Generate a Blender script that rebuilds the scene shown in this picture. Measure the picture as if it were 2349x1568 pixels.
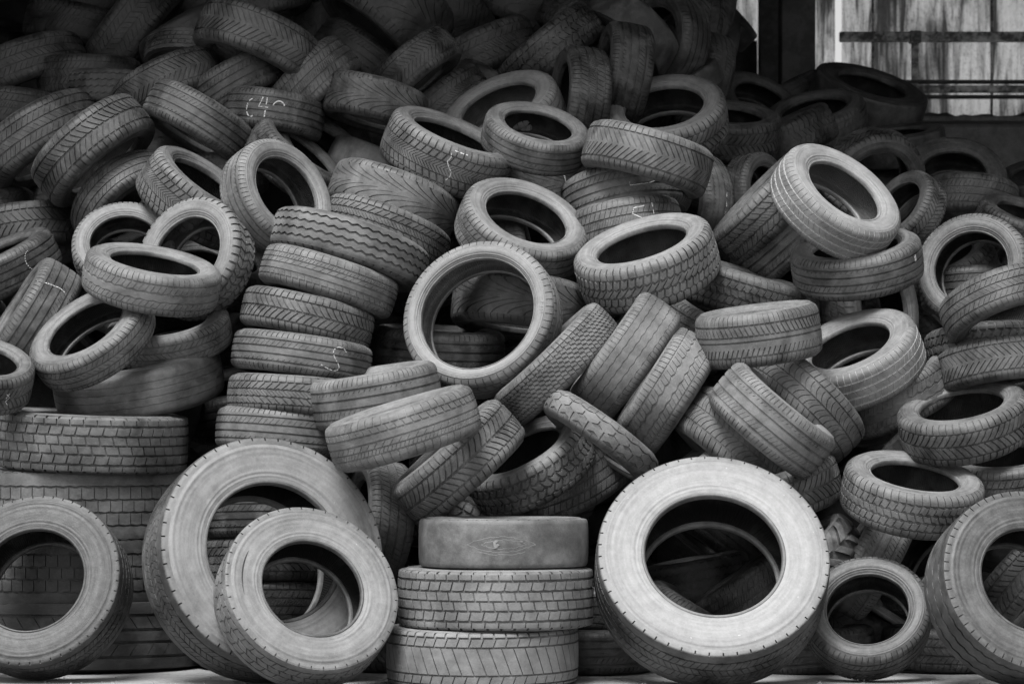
import bpy, bmesh, math, random
import numpy as np
from mathutils import Vector, Matrix

for o in list(bpy.data.objects):
    bpy.data.objects.remove(o, do_unlink=True)
S = bpy.context.scene
C = S.collection
R = math.radians
TAU = 2 * math.pi

# ------------------------------------------------------------------ camera
cam = bpy.data.cameras.new('camera')
cam.lens = 100.0
cam.sensor_width = 36.0
cam.sensor_fit = 'HORIZONTAL'
cam.shift_y = (1050.0 - 784.0) / 2349.0
cam.clip_end = 2000
cam.dof.use_dof = True
cam.dof.focus_distance = 12.7
cam.dof.aperture_fstop = 4.0
camo = bpy.data.objects.new('camera', cam)
camo.location = (0, 0, 0.98)
camo.rotation_euler = (R(90), 0, 0)
C.objects.link(camo)
S.camera = camo

# ------------------------------------------------------------------ sky and sun (overcast, black and white)
SUN_EL, SUN_AZ = 60.0, 202.0        # azimuth clockwise from +Y: behind the camera, a little to the left
W = bpy.data.worlds.new('World')
S.world = W
W.use_nodes = True
nt = W.node_tree
bg = nt.nodes['Background']
sky = nt.nodes.new('ShaderNodeTexSky')
sky.sky_type = 'NISHITA'
sky.sun_disc = False
sky.sun_elevation = R(SUN_EL)
sky.sun_rotation = R(SUN_AZ)
sky.dust_density = 4.0
bw = nt.nodes.new('ShaderNodeRGBToBW')
nt.links.new(sky.outputs[0], bw.inputs[0])
nt.links.new(bw.outputs[0], bg.inputs['Color'])
bg.inputs['Strength'].default_value = 0.07
sl = bpy.data.lights.new('sun', 'SUN')
sl.energy = 1.5
sl.angle = R(26)
so = bpy.data.objects.new('sun', sl)
az, el = R(SUN_AZ), R(SUN_EL)
sdir = Vector((math.sin(az) * math.cos(el), math.cos(az) * math.cos(el), math.sin(el)))
so.rotation_euler = sdir.to_track_quat('Z', 'Y').to_euler()
so.location = sdir * 30
C.objects.link(so)
S.view_settings.view_transform = 'Standard'
S.view_settings.look = 'None'
S.view_settings.gamma = 1.0
S.view_settings.exposure = 1.78
S.view_settings.use_curve_mapping = False

# ------------------------------------------------------------------ helpers
def tag(o, label=None, cat=None, group=None, kind=None):
    if label: o['label'] = label
    if cat: o['category'] = cat
    if group: o['group'] = group
    if kind: o['kind'] = kind
    return o
def obj(name, me, parent=None, mats=()):
    o = bpy.data.objects.new(name, me)
    C.objects.link(o)
    if parent: o.parent = parent
    for m in mats: me.materials.append(m)
    return o
def mesh(name, V, F, smooth=False, mi=None):
    me = bpy.data.meshes.new(name)
    me.from_pydata([tuple(v) for v in V], [], F)
    if smooth: me.polygons.foreach_set('use_smooth', [True] * len(me.polygons))
    if mi is not None: me.polygons.foreach_set('material_index', mi)
    me.update()
    return me
def boxmesh(name, lo, hi, bev=0.0):
    bm = bmesh.new()
    bmesh.ops.create_cube(bm, size=1.0)
    for v in bm.verts:
        v.co = Vector([(lo[i] + hi[i]) / 2 + v.co[i] * (hi[i] - lo[i]) for i in range(3)])
    if bev: bmesh.ops.bevel(bm, geom=list(bm.edges), offset=bev, segments=1, affect='EDGES')
    me = bpy.data.meshes.new(name)
    bm.to_mesh(me); bm.free()
    return me
class NT:
    def __init__(s, name):
        s.m = bpy.data.materials.new(name); s.m.use_nodes = True
        s.t = s.m.node_tree; s.b = s.t.nodes['Principled BSDF']; s.out = s.t.nodes['Material Output']
    def n(s, typ, **k):
        x = s.t.nodes.new('ShaderNode' + typ)
        for a, b in k.items(): setattr(x, a, b)
        return x
    def l(s, a, b): s.t.links.new(a, b)
    def put(s, inp, v):
        if hasattr(v, 'is_output'): s.l(v, inp)
        else: inp.default_value = v
    def math(s, op, a, b=0.0, c=0.0, clamp=False):
        x = s.n('Math', operation=op, use_clamp=clamp)
        s.put(x.inputs[0], a); s.put(x.inputs[1], b); s.put(x.inputs[2], c)
        return x.outputs[0]
    def noise(s, vec, scale, detail=4, rough=.6, dist=0.0):
        x = s.n('TexNoise'); x.inputs['Scale'].default_value = scale; x.inputs['Detail'].default_value = detail
        x.inputs['Roughness'].default_value = rough; x.inputs['Distortion'].default_value = dist
        s.l(vec, x.inputs['Vector']); return x.outputs['Fac']
    def ramp(s, v, lo, hi, a=0.0, b=1.0):
        x = s.n('MapRange', interpolation_type='SMOOTHSTEP'); s.put(x.inputs['Value'], v)
        x.inputs['From Min'].default_value = lo; x.inputs['From Max'].default_value = hi
        x.inputs['To Min'].default_value = a; x.inputs['To Max'].default_value = b
        return x.outputs['Result']
    def grey(s, v):
        x = s.n('CombineColor'); s.l(v, x.inputs[0]); s.l(v, x.inputs[1]); s.l(v, x.inputs[2]); return x.outputs[0]
    def bump(s, h, strength, dist):
        x = s.n('Bump'); x.inputs['Strength'].default_value = strength; x.inputs['Distance'].default_value = dist
        s.l(h, x.inputs['Height']); s.l(x.outputs[0], s.b.inputs['Normal'])
    def coords(s, zs=(1, 1, 1)):
        tc = s.n('TexCoord'); oi = s.n('ObjectInfo')
        mp = s.n('Mapping'); mp.inputs['Scale'].default_value = zs; s.l(tc.outputs['Object'], mp.inputs[0])
        x = s.n('VectorMath', operation='ADD'); s.l(mp.outputs[0], x.inputs[0])
        y = s.n('CombineXYZ'); r = s.math('MULTIPLY', oi.outputs['Random'], 37.0)
        s.l(r, y.inputs[0]); s.l(r, y.inputs[1]); s.l(r, y.inputs[2]); s.l(y.outputs[0], x.inputs[1])
        return tc.outputs['Object'], x.outputs[0], oi.outputs['Random']
    def attr(s, name):
        a = s.n('Attribute', attribute_type='OBJECT', attribute_name=name); return a.outputs['Fac']

def rubber(name, lo, hi, which):
    """weathered tyre rubber; each tyre carries its own amount of dust (custom property)"""
    m = NT(name)
    obc, off, rnd = m.coords((1, 1, .34))
    dust = m.attr('dust')
    sep = m.n('SeparateXYZ'); m.l(obc, sep.inputs[0])
    rad = m.math('SQRT', m.math('ADD', m.math('POWER', sep.outputs[0], 2.0), m.math('POWER', sep.outputs[1], 2.0)))
    ang = m.math('ARCTAN2', sep.outputs[1], sep.outputs[0])
    n1 = m.noise(off, 2.2, 5, .62, .4)
    n2 = m.noise(off, 11.0, 6, .68)
    n3 = m.noise(off, 55.0, 4, .6)
    f = m.math('ADD', m.ramp(n1, .3, .7, -.07, .07) if which == 'side' else m.ramp(n1, .3, .7, -.17, .15), m.ramp(n2, .3, .7, -.06, .06))
    f = m.math('ADD', f, m.ramp(n3, .3, .7, -.03, .03))
    if which == 'side':
        pv = m.n('CombineXYZ'); m.l(m.math('MULTIPLY', rad, 26.0), pv.inputs[0])
        m.l(m.math('MULTIPLY', m.math('SINE', ang), .8), pv.inputs[1]); m.l(m.math('ADD', m.math('COSINE', ang), m.math('MULTIPLY', rnd, 31.0)), pv.inputs[2])
        ring = m.noise(pv.outputs[0], 1.0, 4, .6)
        f = m.math('ADD', f, m.ramp(ring, .3, .7, -.06, .06))
        f = m.math('ADD', f, m.math('MULTIPLY', m.ramp(rad, .80, .84, 0, 1), -.06))
    if which == 'tread':      # the weathered outer face of the shoulder is as dusty as the sidewall
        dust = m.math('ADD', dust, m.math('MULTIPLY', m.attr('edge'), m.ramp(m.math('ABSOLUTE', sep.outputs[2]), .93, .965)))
    if which == 'floor':
        f = m.math('ADD', f, m.math('MULTIPLY', m.attr('groove'), .75))
        dust = m.math('MULTIPLY', dust, .6)
    k = m.math('ADD', dust, f, clamp=True)
    k = m.math('POWER', k, 1.3)
    col = m.math('MULTIPLY_ADD', k, hi - lo, lo)
    # small pale flecks of dirt
    fl = m.noise(off, 30.0, 2, .5)
    fleck = m.ramp(fl, .74, .79)
    col = m.math('ADD', col, m.math('MULTIPLY', fleck, m.math('MULTIPLY', dust, .22)))
    m.l(m.grey(col), m.b.inputs['Base Color'])
    m.l(m.math('ADD', m.ramp(n1, .3, .7, .40, .66), m.math('MULTIPLY', dust, .22)), m.b.inputs['Roughness'])
    m.b.inputs['Specular IOR Level'].default_value = .45
    h = m.math('MULTIPLY_ADD', n3, .5, m.math('MULTIPLY', n2, .8))
    m.bump(h, .25, .008)
    return m.m
RUB_T = rubber('rubber_tread', .022, .28, 'tread')
RUB_F = rubber('rubber_groove', .010, .34, 'floor')
RUB_S = rubber('rubber_sidewall', .024, .36, 'side')
RUB_B = rubber('rubber_bead', .022, .34, 'tread')
def liner():
    m = NT('rubber_liner')
    obc, off, rnd = m.coords((1, 1, .34))
    sep = m.n('SeparateXYZ'); m.l(obc, sep.inputs[0])
    ang = m.math('ARCTAN2', sep.outputs[1], sep.outputs[0])
    w = m.math('SINE', m.math('MULTIPLY', ang, 190.0))
    dust = m.attr('dust')
    n1 = m.noise(off, 3.0, 5, .6)
    k = m.math('ADD', m.ramp(dust, .40, .75, 0, .9), m.ramp(n1, .3, .7, -.1, .1), clamp=True)
    m.l(m.grey(m.math('MULTIPLY_ADD', k, .22, .012)), m.b.inputs['Base Color'])
    m.b.inputs['Roughness'].default_value = .6
    m.b.inputs['Specular IOR Level'].default_value = .3
    m.bump(m.math('MULTIPLY_ADD', w, .4, n1), .4, .008)
    return m.m
RUB_L = liner()
def chalkmat():
    m = NT('chalk'); obc, off, rnd = m.coords()
    n = m.noise(off, 40, 3)
    m.l(m.grey(m.ramp(n, .3, .7, .4, .72)), m.b.inputs['Base Color']); m.b.inputs['Roughness'].default_value = .95
    n2 = m.noise(off, 26, 4, .7); m.l(m.ramp(n2, .40, .52, .12, .95), m.b.inputs['Alpha'])
    return m.m
CHALK = chalkmat()

# ------------------------------------------------------------------ the setting: yard, shed
def concrete(name, lo, hi, scale=1.0):
    m = NT(name); obc, off, rnd = m.coords()
    a = m.noise(off, .8 * scale, 6, .65); b = m.noise(off, 9 * scale, 6, .7); c = m.noise(off, 70 * scale, 3, .6)
    f = m.math('ADD', m.ramp(a, .3, .7, 0, .5), m.ramp(b, .3, .7, 0, .4)); f = m.math('ADD', f, m.ramp(c, .3, .7, -.1, .2), clamp=True)
    m.l(m.grey(m.math('MULTIPLY_ADD', f, hi - lo, lo)), m.b.inputs['Base Color']); m.b.inputs['Roughness'].default_value = .92
    m.bump(m.math('MULTIPLY_ADD', c, .4, b), .5, .01)
    return m.m
def metal(name, lo, hi):
    m = NT(name); obc, off, rnd = m.coords()
    a = m.noise(off, 6, 6, .7); b = m.noise(off, 40, 4, .6)
    f = m.math('ADD', m.ramp(a, .4, .6), m.ramp(b, .3, .7, -.25, .25), clamp=True)
    m.l(m.grey(m.math('MULTIPLY_ADD', f, hi - lo, lo)), m.b.inputs['Base Color']); m.b.inputs['Roughness'].default_value = .75
    m.bump(b, .3, .004)
    return m.m
def sheetmat():
    """weathered translucent sheeting: daylight from outside shines through"""
    m = NT('translucent_sheet'); obc, off, rnd = m.coords()
    mp = m.n('Mapping'); mp.inputs['Scale'].default_value = (7.0, 7.0, .75); m.l(off, mp.inputs[0])
    st = m.noise(mp.outputs[0], 1.0, 6, .62, .6)
    mp2 = m.n('Mapping'); mp2.inputs['Scale'].default_value = (24.0, 24.0, 2.6); m.l(off, mp2.inputs[0])
    st2 = m.noise(mp2.outputs[0], 1.0, 4, .6)
    bl = m.noise(off, 4.5, 6, .7); gr = m.noise(off, 60.0, 3, .7)
    f = m.math('MULTIPLY', m.ramp(st, .40, .60, .08, 1.0), m.ramp(bl, .28, .52, .5, 1.0))
    f = m.math('MULTIPLY', f, m.ramp(st2, .3, .5, .6, 1.0))
    f = m.math('MULTIPLY', f, m.ramp(gr, .35, .5, .6, 1.0))
    col = m.grey(m.math('MULTIPLY_ADD', f, .88, .03))
    tr = m.n('BsdfTranslucent'); m.l(col, tr.inputs[0])
    di = m.n('BsdfDiffuse'); di.inputs[0].default_value = (.2, .2, .2, 1)
    mx = m.n('MixShader'); mx.inputs[0].default_value = .12
    m.l(tr.outputs[0], mx.inputs[1]); m.l(di.outputs[0], mx.inputs[2])
    tp = m.n('BsdfTransparent'); mx2 = m.n('MixShader'); m.l(m.math('MULTIPLY', m.math('POWER', f, 1.6), .32), mx2.inputs[0])
    m.l(mx.outputs[0], mx2.inputs[1]); m.l(tp.outputs[0], mx2.inputs[2]); m.l(mx2.outputs[0], m.out.inputs['Surface'])
    return m.m
CONC = concrete('concrete_floor', .12, .30)
CONCD = concrete('concrete_wall', .08, .26, 1.5)
STEEL = metal('painted_steel', .04, .075)
RAIL = metal('rusty_rail', .10, .62)
DARK = metal('dark_cladding', .02, .045)
SHEET = sheetmat()
g = obj('ground', mesh('ground', [(-400, -300, 0), (400, -300, 0), (400, 600, 0), (-400, 600, 0)], [(0, 1, 2, 3)]), None, [CONC]); tag(g, kind='structure')

shed = bpy.data.objects.new('open_shed', None); C.objects.link(shed)
tag(shed, 'dark open-fronted shed with stained translucent back sheets sheltering the tyre heap', 'shed')
def part(name, lo, hi, m, bev=0.0, parent=None):
    return obj(name, boxmesh(name, lo, hi, bev), parent or shed, [m])
def corr(name, x0, x1, y, z0, z1, m, pitch=.076, amp=.010, parent=None, th=.004):
    n = max(4, int((x1 - x0) / pitch * 8)); V, F = [], []
    for i in range(n + 1):
        x = x0 + (x1 - x0) * i / n; dy = amp * math.sin(TAU * x / pitch)
        V += [(x, y + dy, z0), (x, y + dy, z1)]
    for i in range(n): F.append((2 * i, 2 * i + 2, 2 * i + 3, 2 * i + 1))
    return obj(name, mesh(name, V, F, True), parent or shed, [m])
ROOF_Y0, ROOF_Z = 13.2, 4.6  # roof is out of view; its edge is set to shade the upper heap
rx0, rx1 = -4.2, 6.4
V, F = [], []
n = 220
for i in range(n + 1):
    x = rx0 + (rx1 - rx0) * i / n; dz = .03 * math.sin(TAU * x / .2)
    V += [(x, ROOF_Y0, ROOF_Z + dz), (x, 21.2, ROOF_Z + .25 + dz)]
for i in range(n): F.append((2 * i, 2 * i + 2, 2 * i + 3, 2 * i + 1))
obj('roof', mesh('roof', V, F, True), shed, [DARK])
part('added_side_wall', (-4.1, ROOF_Y0 + .2, 0), (-3.9, 20.9, 4.8), DARK)  # unseen wall, added so the left of the heap falls dark
part('added_side_wall', (6.1, ROOF_Y0 + .2, 0), (6.3, 20.9, 4.8), DARK)  # unseen wall, added to keep side light off the right-hand tyres
part('back_wall', (-3.9, 20.0, 0), (1.50, 20.2, 5.0), DARK)
part('low_wall', (1.50, 20.02, 0), (6.1, 20.3, 3.33), CONCD)
part('ledge', (1.50, 19.85, 3.33), (6.1, 20.36, 3.365), CONCD, .006)
part('roof_beam', (-3.9, 18.4, 4.5), (6.1, 18.62, 4.72), STEEL)
part('column', (1.752, 18.5, 0), (1.974, 18.72, 4.72), STEEL, .008)
part('column', (1.70, 19.5, 0), (1.89, 19.66, 5.0), STEEL, .006)
part('dark_infill', (1.05, 19.72, 0), (1.70, 19.76, 3.87), DARK)  # added dark sheets, standing in for dark tyres and wall behind
part('dark_infill', (.2, 19.72, 0), (1.05, 19.76, 4.4), DARK)
for (a, b) in ((1.42, 1.86), (1.86, 2.285), (2.33, 2.545), (2.55, 3.385), (3.39, 4.24), (4.245, 5.1), (5.105, 6.0)):
    corr('wall_sheet', a, b, 20.12, 3.365, 5.1, SHEET)
for x in (2.548, 3.388, 4.243): part('sheet_lap', (x - .009, 20.085, 3.40), (x + .009, 20.10, 5.1), RAIL)
part('rail', (2.30, 19.96, 3.90), (6.0, 20.01, 3.97), RAIL, .006)
part('rail', (2.50, 19.95, 3.50), (6.0, 20.0, 3.525), STEEL, .004)
part('rail', (2.50, 19.97, 3.545), (6.0, 20.02, 3.595), RAIL, .006)
part('rail', (2.50, 19.95, 3.605), (6.0, 20.0, 3.63), STEEL, .004)
part('post', (2.807, 19.955, 3.597), (2.853, 20.005, 3.904), RAIL, .006)
part('rail_bracket', (2.79, 19.94, 3.89), (2.87, 20.02, 3.975), RAIL, .006)
part('post', (3.90, 19.955, 3.597), (3.945, 20.005, 3.904), RAIL, .006)
rnd0 = random.Random(5)
V, F = [], []
for i in range(60):          # broken edge of roofing felt lying along the ledge
    x = 2.45 + i * .06; h = rnd0.uniform(.005, .04)
    V += [(x, 19.93, 3.366), (x, 19.95, 3.366 + h)]
for i in range(59): F.append((2 * i, 2 * i + 2, 2 * i + 3, 2 * i + 1))
obj('felt_edge', mesh('felt_edge', V, F), shed, [STEEL])

def grit():
    r = random.Random(21); V, F = [], []
    for _ in range(900):
        x, y = r.uniform(-2.6, 2.6), r.gauss(12.15, .25); s = r.uniform(.002, .009) * (1 if r.random() < .93 else 2.2)
        b = len(V); a = r.uniform(0, 6.28)
        for k in range(5): V.append((x + s * math.cos(a + k * 1.257) * r.uniform(.6, 1.2), y + s * math.sin(a + k * 1.257) * r.uniform(.6, 1.2), .0))
        V.append((x, y, s * r.uniform(.5, 1.0)))
        for k in range(5): F.append((b + k, b + (k + 1) % 5, b + 5))
    o = obj('grit', mesh('grit', V, F), None, [CONCD]); tag(o, 'loose grit and rubber crumbs scattered on the concrete', 'grit', kind='stuff')
grit()

# ------------------------------------------------------------------ tyre geometry (outer radius 1, half width 1 along z)
SHAPES = {   # (v, z, r) across the tread: round car shoulder, square truck shoulder
    'car': [(0, 0, 1.0), (.45, .44, .996), (.72, .70, .986), (.84, .815, .972), (.93, .905, .945), (1.0, .965, .905)],
    'truck': [(0, 0, 1.0), (.5, .52, .998), (.8, .83, .992), (.9, .935, .985), (.95, .968, .965), (1.0, .98, .925)],
    'round': [(0, 0, 1.0), (.45, .42, .988), (.72, .67, .965), (.84, .79, .94), (.93, .89, .905), (1.0, .96, .86)],
}
def prof(shape, v):
    a = SHAPES[shape]; s = 1 if v >= 0 else -1; v = min(abs(v), 1.0)
    vs = [p[0] for p in a]
    return s * float(np.interp(v, vs, [p[1] for p in a])), float(np.interp(v, vs, [p[2] for p in a]))
def surf_pt(shape, u, v, depth):
    z, r = prof(shape, v)
    e = .04
    z0, r0 = prof(shape, max(-1, v - e)); z1, r1 = prof(shape, min(1, v + e))
    tz, tr = (z1 - z0) * .35, (r1 - r0)
    L = math.hypot(tz, tr) or 1
    z += depth * (tr / L) / .35; r -= depth * (tz / L)
    a = u * TAU
    return (r * math.cos(a), r * math.sin(a), z)
def tri(x): return 4 * abs((x % 1.0) - .5) - 1
def wav(x): return math.sin(TAU * x)
def make_tread(name, shape, ribs, depth):
    V, F, MI = [], [], []
    # groove floor
    nu, nv = 128, 14
    for i in range(nu):
        for j in range(nv + 1):
            V.append(surf_pt(shape, i / nu, -1 + 2 * j / nv, depth if 0 < j < nv else 0.004))
    for i in range(nu):
        for j in range(nv):
            a = i * (nv + 1) + j; b = ((i + 1) % nu) * (nv + 1) + j
            F.append((a, b, b + 1, a + 1)); MI.append(1)
    ends0 = {r[0] for r in ribs}; ends1 = {r[1] for r in ribs}
    for rb in ribs:
        v0, v1, N, gap = rb[:4]
        if depth > .012:
            if (v0 not in ends1) and v0 > -1: v0 += .012
            if (v1 not in ends0) and v1 < 1: v1 -= .012
            gap = gap * 1.2
        o = rb[4] if len(rb) > 4 else {}
        sh = o.get('s', 0); cu = o.get('c', 0); ph = o.get('ph', 0); za = o.get('z', 0); zn = o.get('zn', 0)
        zf = wav if o.get('wave') else tri; zp0 = o.get('p0', 0); zp1 = o.get('p1', zp0); drop = o.get('drop', 0)
        z0 = za if o.get('e0', 1) else 0; z1 = za if o.get('e1', 1) else 0
        mir = o.get('mir', 0)
        nvr = o.get('nv', max(1, int(round((v1 - v0) / .16)))) if not (cu or v1 > .8 or v0 < -.8) else max(3, int(round((v1 - v0) / .09)))
        if N == 0: N, gap, nub = 1, 0, max(160, zn * 4)
        else: nub = max(1, int(math.ceil(128 / N))) if not zn else max(2, int(math.ceil(zn * 4 / N)))
        closed = (gap == 0 and N == 1)
        for k in range(N):
            ua, ub = (k + gap / 2) / N, (k + 1 - gap / 2) / N
            base = len(V); cols = nub + (0 if closed else 1)
            grid = []
            for i in range(cols):
                u = ua + (ub - ua) * i / nub
                e0 = v0 + z0 * zf(u * zn + zp0); e1 = v1 + z1 * zf(u * zn + zp1)
                line = []
                for j in range(nvr + 1):
                    v = e0 + (e1 - e0) * j / nvr
                    vv = abs(v) if mir else v
                    du = (sh * vv + cu * vv * vv) * .33 / TAU + ph / N
                    line.append((u + du, v))
                grid.append(line)
            for line in grid:
                for (u, v) in line: V.append(surf_pt(shape, u, v, drop))
            for line in grid:
                V.append(surf_pt(shape, line[0][0], line[0][1], depth * 1.05))
                V.append(surf_pt(shape, line[-1][0], line[-1][1], depth * 1.05))
            sb = base + cols * (nvr + 1)
            for i in range(cols if closed else cols - 1):
                i2 = (i + 1) % cols
                for j in range(nvr):
                    a = base + i * (nvr + 1) + j; b = base + i2 * (nvr + 1) + j
                    F.append((a, b, b + 1, a + 1)); MI.append(0)
                a = base + i * (nvr + 1); b = base + i2 * (nvr + 1)
                F.append((b, a, sb + 2 * i, sb + 2 * i2)); MI.append(1)
                F.append((a + nvr, b + nvr, sb + 2 * i2 + 1, sb + 2 * i + 1)); MI.append(1)
            if not closed:
                for i, fl in ((0, 0), (cols - 1, 1)):
                    b2 = len(V)
                    for (u, v) in grid[i]: V.append(surf_pt(shape, u, v, depth * 1.05))
                    for j in range(nvr):
                        a = base + i * (nvr + 1) + j
                        q = (a, a + 1, b2 + j + 1, b2 + j)
                        F.append(q if not fl else q[::-1]); MI.append(1)
    me = mesh(name, V, F, False, MI)
    me.polygons.foreach_set('use_smooth', [True] * len(me.polygons)); me.set_sharp_from_angle(angle=R(28))
    me.materials.append(RUB_T); me.materials.append(RUB_F)
    return me
def lathe(name, P, nu=144, smooth=True, mat=None, wob=0.0, seed=0):
    rnd = random.Random(seed); V, F = [], []
    ph = [(rnd.uniform(0, TAU), rnd.randint(2, 5)) for _ in range(2)]
    for i in range(nu):
        a = TAU * i / nu
        dz = wob * (math.sin(ph[0][1] * a + ph[0][0]) + .6 * math.sin(ph[1][1] * a + ph[1][0]))
        for (z, r) in P: V.append((r * math.cos(a), r * math.sin(a), z + dz))
    n = len(P)
    for i in range(nu):
        i2 = (i + 1) % nu
        for j in range(n - 1): F.append((i * n + j, i * n + j + 1, i2 * n + j + 1, i2 * n + j))
    me = mesh(name, V, F, smooth)
    if mat: me.materials.append(mat)
    return me
def smoothpts(P, n=4):
    """Catmull-Rom through the profile points"""
    out = []
    for i in range(len(P) - 1):
        p0 = P[max(i - 1, 0)]; p1 = P[i]; p2 = P[i + 1]; p3 = P[min(i + 2, len(P) - 1)]
        for k in range(n):
            t = k / n
            out.append(tuple(.5 * (2 * p1[d] + (p2[d] - p0[d]) * t + (2 * p0[d] - 5 * p1[d] + 4 * p2[d] - p3[d]) * t * t + (3 * p1[d] - p0[d] - 3 * p2[d] + p3[d]) * t ** 3) for d in (0, 1)))
    out.append(P[-1]); return out
_side = {}
def side_parts(shape, rim):
    key = (shape, rim)
    if key in _side: return _side[key]
    zs, rs = prof(shape, 1.0)
    zs -= .006; rs += .004; H = rs - rim
    def ridge(P, r0, wd, hh):     # a moulded rib standing proud of the sidewall
        out = []
        for (z, r) in P:
            k = max(0.0, 1 - abs(r - r0) / wd)
            out.append((z + hh * min(1, 2 * k), r))
        return out
    bulge = .06 if shape != 'truck' else .035
    if shape == 'truck':
        P = smoothpts([(zs, rs), (zs + .03, rs - H * .12), (zs + .045, rs - H * .35), (zs + .03, rs - H * .60), (zs - .015, rs - H * .80), (zs - .05, rs - H * .90)], 7)
    else:
        P = smoothpts([(zs, rs), (zs + bulge * .75, rs - H * .18), (zs + bulge, rs - H * .38), (zs + bulge * .55, rs - H * .58), (zs - .07, rs - H * .76), (zs - .15, rs - H * .89)], 7)
    P = ridge(P, rs - H * .10, H * .04, .024)
    P = ridge(P, rs - H * .24, H * .022, .014)
    P = ridge(P, rs - H * .70, H * .03, .020)
    P = ridge(P, rs - H * .80, H * .022, .016)
    sw = lathe('sidewall', P, 144, True, RUB_S, .004, hash(key) & 255)
    zb, rb = P[-1]
    B = smoothpts([(zb, rb), (zb + .022, rb - H * .025), (zb + .012, rb - H * .07), (zb - .05, rim + H * .006), (zb - .16, rim), (zb - .21, rim + H * .05), (zb - .20, rim + H * .12)], 4)
    bd = lathe('bead', B, 144, True, RUB_B)
    zi, ri = B[-1]
    h = smoothpts([(zi, ri), (zi + .04, rim + H * .25), (zi + .09, rim + H * .5), (zi + .05, rim + H * .74), (zi - .12, rim + H * .82), (.3, rim + H * .85), (0, rim + H * .86)], 4)
    L = h + [(-z, r) for (z, r) in h[::-1][1:]]
    ln = lathe('inner_liner', L, 128, True, RUB_L)
    _side[key] = (sw, bd, ln)
    return _side[key]

def sipes(v0, v1, N, gap, **k): return (v0, v1, N, gap, k)
rb = sipes
KINDS = {}
def kind(name, shape, rim, depth, ribs): KINDS[name] = (shape, rim, depth, ribs)
kind('truckblock', 'truck', .58, .022, [rb(-1, -.86, 46, .16), rb(-.86, -.68, 46, .07, s=.1), rb(-.62, -.34, 46, .10, s=.25, z=.012, zn=46), rb(-.29, -.02, 46, .10, s=-.2, ph=.4),
     rb(.02, .29, 46, .10, s=-.2, ph=.1), rb(.34, .62, 46, .10, s=.25, z=.012, zn=46), rb(.68, .86, 46, .07, s=-.1), rb(.86, 1, 46, .16)])
kind('truckblockb', 'truck', .58, .020, [rb(-1, -.82, 50, .14), rb(-.78, -.5, 50, .09, s=.35, ph=.3), rb(-.46, .02, 50, .08, s=-.35), rb(.02, .44, 50, .08, s=-.35), rb(.48, .76, 50, .09, s=.35, ph=.5), rb(.80, 1, 50, .14)])
kind('truckrow', 'truck', .58, .018, [rb(-1, -.9, 60, .14), rb(-.9, -.55, 0, 0, z=.012, zn=60), rb(-.51, -.19, 60, .07, z=.014, zn=60), rb(-.155, .155, 60, .07, z=.014, zn=60, ph=.3), rb(.19, .51, 60, .07, z=.014, zn=60), rb(.55, .9, 0, 0, z=.012, zn=60), rb(.9, 1, 60, .14)])
kind('truckrib', 'truck', .58, .020, [rb(-1, -.965, 0, 0), rb(-.965, -.88, 52, .09), rb(-.88, -.58, 0, 0, z=.01, zn=52), rb(-.53, -.20, 104, .10, s=.4, z=.012, zn=52), rb(-.15, .15, 104, .10, s=-.4, z=.012, zn=52), rb(.20, .53, 104, .10, s=.4, z=.012, zn=52), rb(.58, .88, 0, 0, z=.01, zn=52), rb(.88, .965, 52, .09), rb(.965, 1, 0, 0)])
kind('truckrib2', 'truck', .58, .020, [rb(-1, -.6, 0, 0), rb(-.54, -.2, 40, .04, s=.6), rb(-.14, .14, 0, 0), rb(.2, .54, 40, .04, s=-.6), rb(.6, 1, 0, 0)])
kind('trucknotch', 'truck', .56, .018, [rb(-1, -.97, 0, 0), rb(-.97, -.9, 44, .08), rb(-.9, -.6, 0, 0, z=.02, zn=44), rb(-.55, -.2, 44, .09, s=.3, z=.03, zn=44), rb(-.16, .16, 44, .09, s=-.3, z=.03, zn=44), rb(.2, .55, 44, .09, s=.3, z=.03, zn=44), rb(.6, .9, 0, 0, z=.02, zn=44), rb(.9, .97, 44, .08), rb(.97, 1, 0, 0)])
kind('zigrib', 'truck', .56, .020, [rb(-1, -.55, 0, 0, z=.035, zn=44, e0=0), rb(-.48, -.03, 0, 0, z=.035, zn=44), rb(.04, .49, 0, 0, z=.035, zn=44), rb(.56, .9, 0, 0, z=.035, zn=44, e1=0), rb(.9, 1, 60, .1)])
kind('bald', 'truck', .60, .010, [rb(-1, -.93, 50, .14), rb(-.93, .93, 0, 0, nv=12), rb(.93, 1, 50, .14)])
kind('baldline', 'car', .60, .007, [rb(-1, -.45, 0, 0, e0=0, z=.012, zn=36), rb(-.425, -.125, 0, 0, z=.012, zn=36), rb(-.1, .2, 0, 0, z=.012, zn=36), rb(.225, .5, 0, 0, z=.012, zn=36), rb(.525, 1, 0, 0, e1=0, z=.012, zn=36)])
kind('rib5', 'car', .635, .018, [rb(-1, -.62, 66, .12, s=.2), rb(-.57, -.24, 66, .09, s=.8), rb(-.19, .16, 66, .07, s=-.8), rb(.21, .56, 66, .09, s=.8), rb(.61, 1, 66, .12, s=-.2)])
kind('summer', 'car', .635, .020, [rb(-1, -.70, 76, .13, s=.15), rb(-.70, -.58, 0, 0), rb(-.51, -.22, 76, .08, s=.7), rb(-.15, .15, 0, 0), rb(.22, .40, 0, 0), rb(.40, .51, 76, .12, s=.9), rb(.58, .70, 0, 0), rb(.70, 1, 76, .13, s=.15)])
kind('summerz', 'car', .635, .020, [rb(-1, -.62, 72, .12), rb(-.57, -.26, 72, .10, s=.6), rb(-.22, .12, 0, 0, z=.045, zn=36), rb(.20, .56, 72, .09, s=.5, e1=0, z=.045, zn=36), rb(.62, 1, 72, .12)])
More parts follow.
